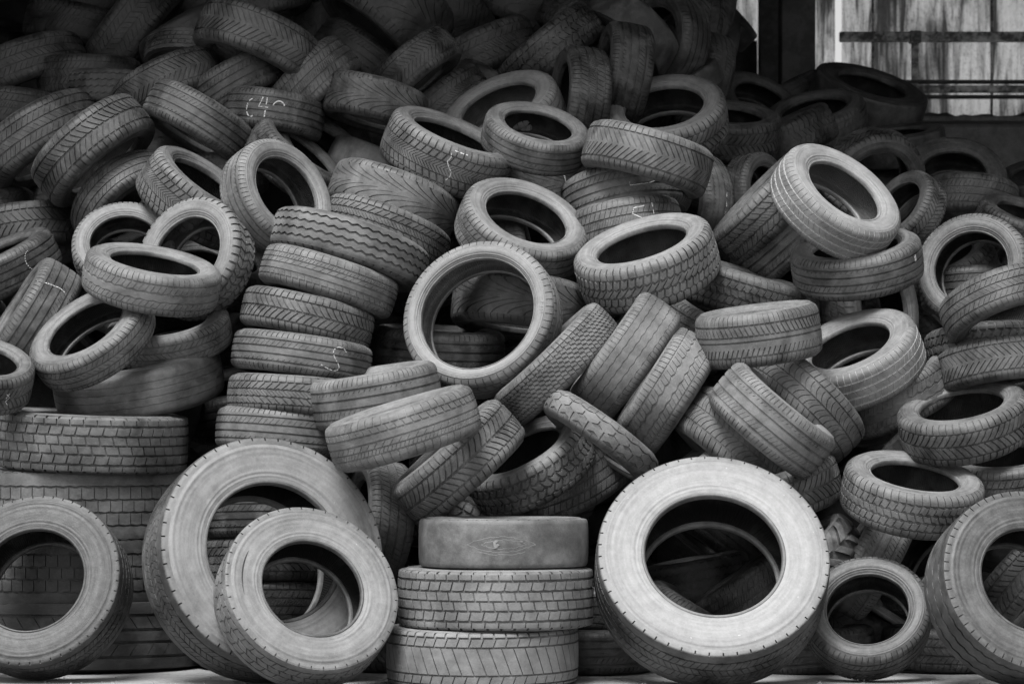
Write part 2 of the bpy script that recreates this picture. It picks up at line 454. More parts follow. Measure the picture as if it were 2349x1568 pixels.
kind('allseason', 'car', .635, .020, [rb(-1, -.62, 64, .12, s=.12), rb(-.56, -.22, 64, .11, s=.55), rb(-.16, .16, 128, .12, s=.5), rb(.22, .56, 64, .11, s=.55, ph=.4), rb(.62, 1, 64, .12, s=.12)])
kind('allseasonb', 'car', .635, .018, [rb(-1, -.56, 56, .10), rb(-.50, -.30, 112, .14, s=.5), rb(-.26, -.04, 56, .08, s=.9), rb(.02, .30, 0, 0), rb(.36, .60, 56, .12, s=-.4), rb(.64, 1, 56, .10)])
kind('winter', 'car', .635, .024, [rb(-1, -.60, 58, .16, s=.12), rb(-.54, -.04, 58, .22, s=-1.1, c=-.6), rb(.04, .54, 58, .22, s=1.1, c=-.6, ph=.5), rb(.60, 1, 58, .16, s=-.12, ph=.5)])
kind('winterblock', 'car', .635, .024, [rb(-1, -.62, 52, .15), rb(-.56, -.22, 52, .16, s=.9, z=.03, zn=52), rb(-.16, .16, 104, .14, s=-.9, z=.03, zn=52), rb(.22, .56, 52, .16, s=-.9, z=.03, zn=52), rb(.62, 1, 52, .15)])
kind('herring', 'car', .635, .020, [rb(-1, -.66, 62, .13), rb(-.60, -.05, 62, .20, s=-.9), rb(-.05, .05, 0, 0), rb(.05, .60, 62, .20, s=.9), rb(.66, 1, 62, .13)])
kind('herringw', 'car', .635, .026, [rb(-1, -.64, 54, .18), rb(-.60, -.30, 54, .20, s=-.5), rb(-.27, 0, 108, .20, s=-1.2), rb(0, .27, 108, .20, s=1.2), rb(.30, .60, 54, .20, s=.5), rb(.64, 1, 54, .18)])
kind('swoosh', 'car', .66, .020, [rb(-1, -.72, 60, .10), rb(-.72, -.10, 26, .12, s=-6.0, c=-4.0), rb(-.10, .10, 0, 0), rb(.10, .72, 26, .12, s=6.0, c=-4.0, ph=.5), rb(.72, 1, 60, .10)])
kind('zigzag', 'car', .62, .026, [rb(-1, -.70, 0, 0, z=.05, zn=46, e0=0), rb(-.61, -.31, 0, 0, z=.05, zn=46), rb(-.22, .08, 0, 0, z=.05, zn=46), rb(.17, .47, 0, 0, z=.05, zn=46), rb(.56, .86, 0, 0, z=.05, zn=46, e1=0), rb(.86, 1, 46, .2)])
kind('zblock', 'car', .635, .026, [rb(-1, -.58, 56, .17), rb(-.52, -.22, 56, .20, s=.3, z=.05, zn=56), rb(-.15, .15, 56, .20, s=1.1, z=.05, zn=56), rb(.22, .52, 56, .20, s=.3, z=.05, zn=56, ph=.3), rb(.58, 1, 56, .17)])
kind('dustline', 'car', .60, .020, [rb(-1, -.60, 62, .11), rb(-.54, -.22, 62, .09, s=.5), rb(-.16, .16, 62, .09, s=-.5), rb(.22, .54, 62, .09, s=.5), rb(.60, 1, 62, .11)])
kind('wave', 'car', .62, .022, [rb(-1, -.60, 56, .12, s=.2), rb(-.53, -.22, 56, .14, s=.4, z=.04, zn=56, wave=1), rb(-.14, .14, 56, .14, s=-.4, z=.04, zn=56, wave=1), rb(.22, .53, 56, .14, s=.4, z=.04, zn=56, wave=1), rb(.60, 1, 56, .12, s=-.2)])
kind('needle', 'car', .635, .022, [rb(-1, -.66, 74, .14, s=.2), rb(-.60, -.30, 74, .24, s=.55), rb(-.30, -.06, 0, 0), rb(-.01, .14, 0, 0), rb(.19, .56, 74, .24, s=-.55), rb(.61, 1, 74, .10, s=-.1)])
kind('offroad', 'car', .62, .030, [rb(-1, -.64, 44, .22), rb(-.56, -.24, 44, .22, s=.5, z=.06, zn=44), rb(-.16, .16, 44, .22, s=-.5, z=.06, zn=44, ph=.5), rb(.24, .56, 44, .22, s=.5, z=.06, zn=44), rb(.64, 1, 44, .22, ph=.5)])
kind('net', 'car', .635, .018, [rb(-1, -.60, 60, .12, s=.3), rb(-.55, -.05, 60, .12, s=-1.4, c=-1.6), rb(.0, .5, 60, .12, s=1.5, c=-1.8, z=.02, zn=60, e1=0), rb(.55, 1, 60, .12, s=-.3)])
kind('hex', 'round', .70, .020, [rb(-1, -.62, 44, .05, z=.05, zn=22, e0=0), rb(-.56, -.04, 22, .07, z=.12, zn=22, p0=0, p1=.5), rb(.04, .56, 22, .07, z=.12, zn=22, p0=.5, p1=0, ph=.5), rb(.62, 1, 44, .05, z=.05, zn=22, e1=0)])
kind('waverib', 'car', .62, .020, [rb(-1, -.74, 70, .10), rb(-.70, -.52, 70, .12, z=.035, zn=70, wave=1)] + [rb(-.48 + .2 * i, -.32 + .2 * i, 70, .10, z=.035, zn=70, wave=1, ph=.3 * i) for i in range(5)] + [rb(.52, .70, 70, .12, z=.035, zn=70, wave=1), rb(.74, 1, 70, .10)])
kind('worn', 'car', .62, .010, [rb(-1, -.66, 80, .10), rb(-.64, -.34, 0, 0, z=.02, zn=40), rb(-.31, .0, 0, 0, z=.02, zn=40), rb(.03, .33, 0, 0, z=.02, zn=40), rb(.36, .63, 0, 0, z=.02, zn=40), rb(.66, 1, 80, .10)])
kind('low', 'car', .735, .016, [rb(-1, -.66, 62, .10, s=.2), rb(-.60, -.2, 62, .10, s=.7, c=.5), rb(-.14, .14, 0, 0), rb(.2, .60, 62, .10, s=-.7, c=.5), rb(.66, 1, 62, .10, s=-.2)])
kind('lug', 'round', .50, .12, [rb(-1, -.08, 14, .48, s=-.9), rb(.08, 1, 14, .48, s=.9, ph=.5)])
_tread = {}
def tread_mesh(k):
    if k not in _tread:
        shape, rim, depth, ribs = KINDS[k]
        _tread[k] = make_tread('tread_' + k, shape, [tuple(list(r[:4]) + [r[4]]) for r in ribs], depth if depth < .012 or depth > .05 else depth * .82)
    return _tread[k]
GROUP = 'worn tyres heaped in the shed'
def tread_dust(k, d): return d * .36 if (k.startswith('truckrib') or k in ('trucknotch', 'zigrib')) and d > .5 else d  # pale truck treads: darker rubber, plus shade of the downward side put into the tone
def make_tyre(k, loc, n, D, w, spin, dust, label, groove=0.0, tone=None):
    shape, rim, depth, ribs = KINDS[k]
    root = bpy.data.objects.new(tone or 'tyre', None)
    root.empty_display_size = .1
    C.objects.link(root)
    q = Vector(n).to_track_quat('Z', 'Y')
    rnd = random.Random(int(spin * 1000) + 7)
    ov = 1 + rnd.uniform(-.024, .024)
    root.matrix_world = Matrix.LocRotScale(Vector(loc), q @ Matrix.Rotation(spin, 4, 'Z').to_quaternion(), Vector((D / 2 * ov, D / 2 / ov, w * D / 2)))
    tag(root, label, 'tyre', GROUP)
    sw, bd, ln = side_parts(shape, rim)
    t = obj('tread', tread_mesh(k), root)
    i = obj('inner_liner', ln, root)
    parts = [t, i]
    for sgn in (1, -1):
        s = obj('sidewall', sw, root)
        b = obj('bead', bd, s)
        if sgn < 0: s.rotation_euler = (math.pi, 0, 0)
        parts += [s, b]
    for p in parts: p['dust'] = float(dust); p['groove'] = float(groove)
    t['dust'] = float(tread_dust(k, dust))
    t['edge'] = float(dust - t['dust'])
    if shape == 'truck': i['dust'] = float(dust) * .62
    for p in parts:
        if p.name.startswith('bead'): p['dust'] = float(dust) * (.55 if shape == 'truck' else .85)
    return root

# ------------------------------------------------------------------ the tyres: kind of tread, centre, axle direction, diameter, width ratio, turn, dust
TYRES = [
    ('F1', 'truckrib', (-2.088, 12.563, 0.408), (-0.15, -0.921, 0.361), 0.801, 0.3, 3.49, 0.165, 0.15, 'grey truck tyre standing on the ground in front of the pile of horizontal truck tyres', 0),
    ('F2', 'truckrib', (-1.091, 12.479, 0.534), (0.412, -0.856, 0.314), 1.048, 0.28, 1.18, 0.553, 0.15, 'large pale truck tyre leaning back with a smaller tyre propped in front of it', 0),
    ('F3', 'trucknotch', (-0.88, 12.133, 0.383), (0.318, -0.833, 0.454), 0.766, 0.3, 0.69, 0.489, 0.1, 'pale truck tyre with a crescent gash, propped against a larger pale truck tyre', 0),
    ('F4', 'truckrib', (0.869, 12.396, 0.49), (0.016, -0.83, 0.558), 1.026, 0.28, 1.72, 0.658, 0.15, 'whitest and largest truck tyre, leaning beside the bald stacked tyre', 0),
    ('F5', 'allseason', (1.57, 12.558, 0.274), (-0.101, -0.811, 0.576), 0.562, 0.34, 4.02, 0.237, 0.1, 'small car tyre with a frayed bright rim edge, standing between two truck tyres', 0),
    ('F6', 'zigrib', (2.193, 12.225, 0.418), (0.241, -0.888, 0.393), 0.824, 0.3, 2.4, 0.226, 0.1, 'grey truck tyre with zigzag ribs standing beside the small frayed-rim tyre', 0),
    ('F7', 'bald', (-0.037, 12.422, 0.613), (-0.0, 0.003, 1.0), 0.742, 0.285, 3.9, 0.398, 0.1, 'bald square-edged tyre with an eye-shaped worn patch on top of three stacked tyres', 0),
    ('F8', 'truckblock', (-0.071, 12.422, 0.376), (0.0, -0.004, 1.0), 0.857, 0.295, 3.96, 0.531, 0.1, 'truck tyre with rows of square blocks in the middle of three stacked tyres', 0),
    ('F9', 'truckblockb', (-0.129, 12.422, 0.129), (0.0, -0.019, 1.0), 0.853, 0.285, 1.21, 0.592, 0.1, 'truck tyre with slanted blocks lying on the ground at the bottom of three stacked tyres', 0),
    ('L1', 'truckblock', (-1.965, 13.25, 1.061), (0.043, -0.053, 0.998), 0.898, 0.29, 2.91, 0.312, 0.1, 'dark truck tyre with deep slanted blocks topping the stack of flat truck tyres', 0),
    ('L2', 'truckrow', (-2.032, 13.4, 0.771), (0.003, -0.019, 1.0), 1.088, 0.295, 0.63, 0.332, 0.1, 'widest flat truck tyre, directly under the deep-blocked tyre of the stack', 0),
    ('L3', 'truckrow', (-2.026, 13.4, 0.456), (-0.001, 0.004, 1.0), 1.088, 0.285, 6.2, 0.096, 0.1, 'shaded flat truck tyre in the stack, third from its deep-blocked top', 0),
    ('L4', 'truckrib2', (-2.001, 13.4, 0.159), (-0.004, 0.025, 1.0), 1.119, 0.285, 4.84, 0.04, 0.1, 'dark flat truck tyre lying on the ground at the base of the truck tyre stack', 0),
    ('L5', 'bald', (-1.843, 14.238, 1.165), (-0.837, -0.444, 0.319), 0.851, 0.3, 5.17, 0.106, 0.1, 'dark bald tyre tilted behind the deep-blocked stacked truck tyre', 0),
    ('L6', 'baldline', (-1.766, 13.45, 1.339), (-0.146, -0.206, 0.968), 0.816, 0.28, 0.87, 0.302, 0.1, 'bald truck tyre with faint wavy lines lying under two thin tilted car tyres', 0),
    ('L7', 'rib5', (-1.621, 13.45, 1.561), (-0.121, -0.374, 0.919), 0.594, 0.27, 0.93, 0.391, 0.1, 'thin ribbed car tyre lying almost flat on the wavy-lined bald truck tyre', 0),
    ('L8', 'rib5', (-1.937, 13.13, 1.533), (-0.427, -0.54, 0.725), 0.608, 0.27, 3.03, 0.385, 0.1, 'thin ribbed car tyre leaning down against a wide striped tyre', 0),
    ('L9', 'winter', (-2.411, 12.93, 1.353), (0.237, -0.418, 0.877), 0.476, 0.4, 3.91, 0.314, 0.1, 'car tyre with a chalk tick on its tread, beside a leaning ribbed tyre', 0),
    ('L10', 'summer', (-2.295, 13.594, 1.64), (-0.814, -0.251, 0.523), 0.608, 0.36, 3.85, 0.249, 0.1, 'wide tyre with cross-slit ribs standing on edge above the chalk-ticked tyre', 0),
    ('L11', 'summer', (-2.526, 14.031, 1.909), (-0.377, -0.268, 0.887), 0.613, 0.33, 4.95, 0.145, 0.1, 'dark four-grooved tyre with a dotted chalk curve, behind the wide cross-slit tyre', 0),
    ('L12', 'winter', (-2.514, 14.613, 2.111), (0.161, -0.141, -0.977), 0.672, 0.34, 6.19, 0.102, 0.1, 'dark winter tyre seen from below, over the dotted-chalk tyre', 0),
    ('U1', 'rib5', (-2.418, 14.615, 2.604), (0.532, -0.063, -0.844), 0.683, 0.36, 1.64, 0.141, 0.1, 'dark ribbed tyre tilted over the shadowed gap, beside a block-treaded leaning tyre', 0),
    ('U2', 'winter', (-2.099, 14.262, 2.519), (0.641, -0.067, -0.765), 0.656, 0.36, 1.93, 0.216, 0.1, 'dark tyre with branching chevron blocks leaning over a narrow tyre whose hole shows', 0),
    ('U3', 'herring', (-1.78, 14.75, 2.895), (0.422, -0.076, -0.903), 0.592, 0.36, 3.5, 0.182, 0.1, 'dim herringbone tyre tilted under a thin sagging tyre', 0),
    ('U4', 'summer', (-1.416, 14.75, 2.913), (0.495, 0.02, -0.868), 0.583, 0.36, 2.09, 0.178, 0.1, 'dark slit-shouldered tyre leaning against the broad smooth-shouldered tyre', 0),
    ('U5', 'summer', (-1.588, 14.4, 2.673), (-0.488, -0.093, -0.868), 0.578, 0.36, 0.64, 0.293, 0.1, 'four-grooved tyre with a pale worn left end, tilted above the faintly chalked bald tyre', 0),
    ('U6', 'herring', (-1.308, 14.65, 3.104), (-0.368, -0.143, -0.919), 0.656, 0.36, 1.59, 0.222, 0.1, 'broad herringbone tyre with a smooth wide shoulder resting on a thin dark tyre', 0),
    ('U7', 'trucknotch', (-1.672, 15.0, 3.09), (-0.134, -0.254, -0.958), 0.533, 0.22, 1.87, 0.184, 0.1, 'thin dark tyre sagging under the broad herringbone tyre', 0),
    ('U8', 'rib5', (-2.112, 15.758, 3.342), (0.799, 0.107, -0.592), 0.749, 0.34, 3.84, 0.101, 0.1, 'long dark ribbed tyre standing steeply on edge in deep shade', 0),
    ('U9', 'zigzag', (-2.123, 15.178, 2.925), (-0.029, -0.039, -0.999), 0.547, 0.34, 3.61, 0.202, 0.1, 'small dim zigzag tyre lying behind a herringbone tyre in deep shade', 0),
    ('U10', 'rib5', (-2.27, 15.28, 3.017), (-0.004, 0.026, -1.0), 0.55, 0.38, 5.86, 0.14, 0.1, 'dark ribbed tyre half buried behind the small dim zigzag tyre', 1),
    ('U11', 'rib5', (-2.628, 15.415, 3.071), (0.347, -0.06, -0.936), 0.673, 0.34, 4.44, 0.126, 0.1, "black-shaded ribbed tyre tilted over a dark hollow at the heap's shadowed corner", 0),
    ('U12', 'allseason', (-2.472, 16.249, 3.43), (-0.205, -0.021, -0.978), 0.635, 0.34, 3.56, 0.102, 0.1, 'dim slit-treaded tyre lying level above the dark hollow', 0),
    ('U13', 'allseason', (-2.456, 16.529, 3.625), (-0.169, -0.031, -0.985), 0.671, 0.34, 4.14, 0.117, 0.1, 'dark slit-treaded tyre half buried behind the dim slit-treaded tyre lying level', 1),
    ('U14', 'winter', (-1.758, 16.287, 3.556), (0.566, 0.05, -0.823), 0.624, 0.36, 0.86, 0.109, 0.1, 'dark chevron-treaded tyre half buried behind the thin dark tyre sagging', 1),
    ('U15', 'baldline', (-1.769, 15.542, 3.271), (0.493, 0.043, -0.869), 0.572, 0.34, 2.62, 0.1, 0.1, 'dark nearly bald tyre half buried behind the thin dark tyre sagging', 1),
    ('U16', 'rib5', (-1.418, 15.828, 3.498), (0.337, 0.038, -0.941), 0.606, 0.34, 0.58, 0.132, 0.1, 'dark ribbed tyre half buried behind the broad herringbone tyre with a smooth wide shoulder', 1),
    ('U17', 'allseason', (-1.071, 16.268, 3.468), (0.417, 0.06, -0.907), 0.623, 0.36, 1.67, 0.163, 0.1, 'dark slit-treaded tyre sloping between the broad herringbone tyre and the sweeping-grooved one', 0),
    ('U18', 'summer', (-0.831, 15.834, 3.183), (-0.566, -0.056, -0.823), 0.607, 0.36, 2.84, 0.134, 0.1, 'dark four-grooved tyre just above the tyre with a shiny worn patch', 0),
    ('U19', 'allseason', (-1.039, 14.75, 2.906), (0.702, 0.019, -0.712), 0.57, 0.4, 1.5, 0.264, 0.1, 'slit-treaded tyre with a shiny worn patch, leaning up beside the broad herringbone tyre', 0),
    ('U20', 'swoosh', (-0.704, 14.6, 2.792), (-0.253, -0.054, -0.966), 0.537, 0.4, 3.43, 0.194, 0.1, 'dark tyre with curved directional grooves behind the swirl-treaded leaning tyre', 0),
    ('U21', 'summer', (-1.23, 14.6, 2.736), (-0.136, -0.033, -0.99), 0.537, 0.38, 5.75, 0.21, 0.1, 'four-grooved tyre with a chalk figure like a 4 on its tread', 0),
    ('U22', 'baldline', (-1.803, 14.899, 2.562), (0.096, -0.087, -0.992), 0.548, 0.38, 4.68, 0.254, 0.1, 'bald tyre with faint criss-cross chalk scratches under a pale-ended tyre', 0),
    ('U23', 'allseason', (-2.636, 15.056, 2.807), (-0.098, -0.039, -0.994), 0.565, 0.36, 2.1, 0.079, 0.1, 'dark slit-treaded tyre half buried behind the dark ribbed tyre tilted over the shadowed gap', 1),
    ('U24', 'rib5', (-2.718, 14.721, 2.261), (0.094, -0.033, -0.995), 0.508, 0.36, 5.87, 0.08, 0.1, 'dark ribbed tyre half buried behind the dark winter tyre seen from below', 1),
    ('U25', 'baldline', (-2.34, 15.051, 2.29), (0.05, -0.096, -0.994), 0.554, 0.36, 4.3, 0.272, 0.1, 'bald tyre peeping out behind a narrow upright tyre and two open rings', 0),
    ('M1', 'rib5', (-1.93, 14.3, 2.255), (0.624, -0.397, -0.673), 0.596, 0.33, 4.76, 0.192, 0.1, 'dark narrow tyre leaning forward so that its underside hole shows, behind two open rings', 0),
    ('M2', 'herringw', (-1.545, 13.95, 2.252), (0.586, -0.286, 0.758), 0.594, 0.4, 1.04, 0.366, 0.1, 'bulky winter tyre with a worn pale band, its dark hole tilted up', 0),
    ('M3', 'summer', (-1.133, 13.68, 2.225), (0.673, -0.639, 0.372), 0.579, 0.34, 5.09, 0.477, 0.1, 'tyre standing half sideways with a bright patch of inner lining, beside the leaning stack', 0),
    ('M4a', 'allseason', (-1.1, 14.4, 2.472), (0.623, -0.233, 0.747), 0.552, 0.36, 2.53, 0.257, 0.1, 'slim tyre seen almost edge-on with a pale stain inside, behind the half-sideways ring', 0),
    ('M4b', 'summer', (-1.012, 14.6, 2.519), (0.532, -0.547, 0.646), 0.586, 0.3, 5.84, 0.25, 0.1, 'glossy dark-rimmed ring lying open under the tyre with the chalk figure 4', 0),
    ('M5', 'rib5', (-1.493, 14.547, 2.418), (0.075, -0.055, -0.996), 0.502, 0.36, 0.87, 0.275, 0.1, 'ribbed tyre peeping out behind the bulky winter tyre with a worn band', 0),
    ('M6', 'winter', (-1.875, 13.8, 1.985), (-0.002, -0.817, 0.576), 0.522, 0.3, 5.32, 0.444, 0.1, 'open ring with a pale inner rim line, partly behind a tilted thin tyre', 0),
    ('M7', 'offroad', (-1.505, 13.55, 1.927), (-0.467, -0.824, 0.322), 0.59, 0.32, 3.86, 0.488, 0.1, 'open ring with knobbly tread on its outer side, behind a tilted thin tyre', 0),
    ('M8', 'summerz', (-1.67, 13.188, 1.807), (0.205, -0.276, 0.939), 0.635, 0.3, 4.79, 0.44, 0.25, 'thin light tyre with one zigzag row, lying tilted across two open rings', 0),
    ('M9', 'allseason', (-1.575, 13.99, 1.859), (-0.085, -0.577, 0.812), 0.536, 0.3, 2.59, 0.172, 0.1, 'tyre seen inside the hole of the knobbly open ring', 0),
    ('S1', 'swoosh', (-0.589, 14.1, 2.251), (-0.334, -0.09, -0.938), 0.659, 0.34, 3.31, 0.377, 0.1, 'topmost tyre with swirling curved grooves, in the leaning stack', 0),
    ('S2', 'winterblock', (-0.619, 13.95, 2.081), (-0.333, -0.101, -0.937), 0.641, 0.29, 2.55, 0.33, 0.1, 'tyre with square shoulder blocks under the swirl-treaded top of the leaning stack', 0),
    ('S3', 'zigzag', (-0.779, 13.58, 1.973), (-0.284, -0.095, -0.954), 0.774, 0.255, 0.83, 0.405, 0.1, 'wide tyre with bold zigzag ribs, in the leaning stack', 0),
    ('S4', 'allseasonb', (-0.867, 13.45, 1.813), (-0.289, -0.047, -0.956), 0.655, 0.285, 5.85, 0.453, 0.3, 'tyre with pale dusty grooves directly under the bold zigzag tyre, in the leaning stack', 0),
    ('S5', 'winter', (-0.964, 13.4, 1.633), (-0.222, -0.039, -0.974), 0.645, 0.29, 4.92, 0.373, 0.1, 'tyre with feathered curved sipes above the chalk-marked tyre, in the leaning stack', 0),
    ('S6', 'summer', (-0.983, 13.3, 1.449), (-0.137, -0.028, -0.99), 0.648, 0.285, 4.95, 0.374, 0.1, 'tyre with a chalk letter S drawn on its tread, in the leaning stack', 0),
    ('S7', 'winterblock', (-1.012, 13.25, 1.264), (-0.068, -0.019, -0.997), 0.642, 0.275, 3.12, 0.396, 0.1, 'tyre with crossed diamond sipes under the chalk-marked tyre, in the leaning stack', 0),
    ('S8', 'summer', (-1.051, 13.25, 1.098), (-0.085, -0.033, -0.996), 0.654, 0.3, 2.17, 0.424, 0.1, 'slit-shouldered tyre low in the leaning stack, behind the large pale truck tyre', 0),
    ('S9', 'allseason', (-1.089, 13.3, 0.903), (-0.031, -0.043, -0.999), 0.648, 0.305, 5.73, 0.204, 0.1, 'dark slit-treaded tyre half buried behind the slit-shouldered tyre low in the leaning stack', 1),
    ('S10', 'summer', (-1.12, 13.3, 0.701), (0.005, -0.056, -0.998), 0.648, 0.305, 2.56, 0.127, 0.1, 'shaded stacked tyre seen through the hole of the large pale truck tyre', 0),
    ('S11', 'winterblock', (-1.14, 13.3, 0.497), (0.006, -0.071, -0.997), 0.648, 0.305, 5.58, 0.118, 0.1, 'dark block-treaded tyre half buried behind the large pale truck tyre', 1),
    ('S12', 'allseason', (-1.147, 13.3, 0.295), (0.007, -0.086, -0.996), 0.648, 0.305, 5.69, 0.131, 0.1, 'dark slit-treaded tyre half buried behind the pale truck tyre with a crescent gash', 1),
    ('S13', 'summer', (-1.147, 13.3, 0.097), (0.009, -0.1, -0.995), 0.648, 0.305, 5.18, 0.077, 0.1, 'dark four-grooved tyre half buried behind the pale truck tyre with a crescent gash', 1),
    ('C1', 'low', (-0.136, 13.3, 1.624), (-0.272, -0.917, 0.292), 0.734, 0.33, 0.72, 0.586, 0.1, 'large low-profile ring with a very wide round opening facing forward', 0),
    ('C2', 'swoosh', (0.033, 13.796, 1.716), (-0.121, -0.086, -0.989), 0.66, 0.38, 2.07, 0.241, 0.1, 'tyre with fan-like directional grooves seen through the opening of the large low-profile ring', 0),
    ('C3', 'summer', (-0.361, 13.808, 1.496), (0.055, -0.106, 0.993), 0.66, 0.34, 2.64, 0.151, 0.1, 'flat four-grooved tyre behind the lower edge of the large low-profile ring', 0),
    ('C4', 'allseason', (0.044, 13.853, 2.084), (0.317, -0.586, 0.746), 0.645, 0.33, 5.7, 0.448, 0.1, 'open ring lying tilted with another tyre seen inside its hole, above the low-profile ring', 0),
    ('C5', 'allseason', (-0.005, 14.32, 1.946), (0.976, -0.083, 0.202), 0.527, 0.42, 3.87, 0.336, 0.1, 'small tyre standing on edge inside the hole of an open tilted ring', 0),
    ('C6', 'herringw', (-0.325, 14.194, 2.498), (0.372, -0.313, 0.874), 0.663, 0.37, 2.36, 0.389, 0.1, 'tall-sided winter tyre with fine herringbone blocks and a chalk squiggle', 0),
    ('C7', 'summer', (0.117, 14.25, 2.579), (0.219, -0.491, 0.843), 0.542, 0.33, 4.96, 0.383, 0.1, 'small oval-looking ring lying between the fine herringbone winter tyre and a wide open ring', 0),
    ('C8', 'allseason', (-0.04, 14.75, 2.739), (-0.364, -0.536, 0.762), 0.644, 0.33, 5.51, 0.535, 0.1, 'ring with a pale sidewall and dark hole behind the small oval-looking ring', 0),
    ('C9', 'allseason', (0.353, 14.8, 2.858), (-0.971, -0.228, 0.07), 0.522, 0.42, 5.3, 0.185, 0.1, 'dark tyre standing upright, its narrow hole facing a pale sidewalled ring', 0),
    ('C10', 'summer', (0.576, 14.95, 2.992), (-0.975, -0.171, 0.144), 0.55, 0.42, 5.48, 0.128, 0.1, 'dark three-grooved tyre standing upright just behind another upright tyre', 0),
    ('C11', 'winter', (0.799, 14.75, 2.725), (-0.153, -0.58, 0.8), 0.656, 0.33, 2.99, 0.396, 0.1, 'wide open ring with a deep dark hole, propped above a curved slit-treaded tyre', 0),
    ('C12', 'herring', (0.666, 14.0, 2.448), (-0.274, -0.007, -0.962), 0.644, 0.36, 5.71, 0.403, 0.1, 'tyre with a smooth central rib and slanted slits resting on two chalk-marked tyres', 0),
    ('C13', 'summer', (0.567, 14.2, 2.281), (0.162, -0.159, -0.974), 0.635, 0.36, 4.12, 0.346, 0.1, 'chalk-marked tyre seen from below, upper of two under the smooth-ribbed tyre', 0),
    ('C14', 'allseason', (0.561, 14.05, 2.1), (0.166, -0.117, -0.979), 0.577, 0.4, 5.52, 0.39, 0.1, 'chalk-marked tyre, lower of two under the smooth-ribbed tyre', 0),
    ('C15', 'zblock', (0.636, 13.4, 1.896), (-0.293, -0.389, 0.873), 0.678, 0.36, 4.59, 0.502, 0.1, 'tyre with stepped block tread and a slit-like hole, tilted above three tyres on edge', 0),
    ('C16', 'swoosh', (0.21, 14.665, 2.369), (-0.035, 0.008, -0.999), 0.573, 0.36, 2.32, 0.283, 0.1, 'tyre with slanting grooves and a chalk line tucked under the small oval-looking ring', 0),
    ('R1', 'dustline', (1.534, 13.5, 2.19), (0.468, -0.587, 0.661), 0.641, 0.32, 3.54, 0.58, 1.0, 'brightest car tyre with pale dusty grooves, perched on top of a flat dark tyre', 0),
    ('R2', 'summer', (1.652, 13.62, 1.911), (-0.156, -0.313, 0.937), 0.635, 0.32, 4.08, 0.335, 0.1, 'dark tyre lying flat with dried mud flecks, carrying the bright dusty-grooved tyre', 0),
    ('R3', 'winterblock', (1.273, 14.0, 2.224), (-0.714, -0.067, 0.696), 0.654, 0.34, 0.77, 0.294, 0.1, 'blocky tyre on edge leaning against the bright dusty-grooved tyre', 0),
    ('R4', 'summer', (1.373, 14.05, 2.085), (-0.676, -0.045, 0.736), 0.646, 0.36, 3.26, 0.298, 0.1, 'straight-grooved tyre on edge, lower of two leaning against the bright dusty tyre', 0),
    ('R5', 'wave', (1.092, 13.695, 1.782), (0.282, -0.131, 0.95), 0.63, 0.33, 5.54, 0.225, 0.1, 'dark scalloped-rib tyre lying behind the short flat tyre with needle slits', 0),
    ('R6', 'summer', (0.989, 13.566, 1.558), (0.405, -0.207, 0.891), 0.624, 0.34, 2.85, 0.328, 0.1, 'tyre with a smooth pale shoulder, mostly hidden by the needle-slit tyre', 0),
    ('R7', 'needle', (1.127, 13.0, 1.544), (-0.132, -0.119, 0.984), 0.574, 0.42, 4.57, 0.391, 0.1, 'short flat tyre with needle-like slits in two rows', 0),
    ('R8', 'dustline', (1.609, 13.3, 1.433), (-0.39, -0.426, 0.817), 0.648, 0.33, 1.08, 0.496, 1.0, 'ring with light dusty grooves and a pale grey lining inside its hole', 0),
    ('R9', 'allseason', (1.775, 14.116, 1.711), (0.763, -0.64, 0.09), 0.645, 0.33, 2.83, 0.342, 0.1, 'dark upright ring behind the flat mud-flecked tyre', 0),
    ('R10', 'allseason', (2.241, 13.75, 1.876), (-0.455, -0.841, 0.292), 0.573, 0.32, 0.89, 0.312, 0.1, 'dark upright ring facing forward with another tyre inside its hole', 0),
    ('R11', 'summer', (2.299, 14.082, 1.811), (0.027, -0.052, -0.998), 0.55, 0.36, 1.45, 0.068, 0.1, 'shaded tyre seen through the hole of the dark upright ring', 0),
    ('R12', 'rib5', (2.264, 13.15, 1.685), (0.276, -0.313, -0.909), 0.564, 0.34, 2.86, 0.229, 0.1, 'dark ribbed tyre leaning forward over aggressive winter treads', 0),
    ('R13', 'summer', (2.548, 13.48, 1.61), (-0.976, -0.157, 0.149), 0.475, 0.36, 2.04, 0.199, 0.1, 'dark four-grooved tyre half buried behind the dark ribbed tyre leaning forward', 1),
    ('R14', 'offroad', (2.233, 13.4, 1.481), (0.052, -0.107, -0.993), 0.585, 0.36, 4.88, 0.177, 0.1, 'dark tyre with aggressive knobbly winter tread above a herringbone tyre', 0),
    ('R15', 'herring', (2.269, 13.25, 1.402), (0.114, -0.15, -0.982), 0.579, 0.34, 5.52, 0.222, 0.1, 'dark herringbone tyre resting under the aggressive knobbly tyre', 0),
    ('R16', 'winter', (2.067, 13.0, 1.143), (-0.217, -0.323, 0.921), 0.614, 0.34, 5.39, 0.292, 0.1, 'dark open ring with a deep stepped rim lying beneath the herringbone tyre', 0),
    ('R17', 'summerz', (1.818, 13.4, 1.278), (-0.439, -0.149, 0.886), 0.585, 0.36, 0.37, 0.329, 0.25, 'tyre with one wavy groove line, squeezed under the ring with light dusty grooves', 0),
    ('R18', 'net', (1.337, 13.15, 1.232), (-0.696, -0.104, -0.71), 0.629, 0.36, 5.4, 0.384, 0.1, 'tyre with net-like curved sipes arching over its tilted smoother neighbour', 0),
    ('R19', 'summer', (1.164, 12.75, 1.148), (0.631, -0.138, 0.763), 0.586, 0.4, 0.1, 0.448, 0.1, 'pale tilted four-grooved tyre beneath the net-treaded tyre', 0),
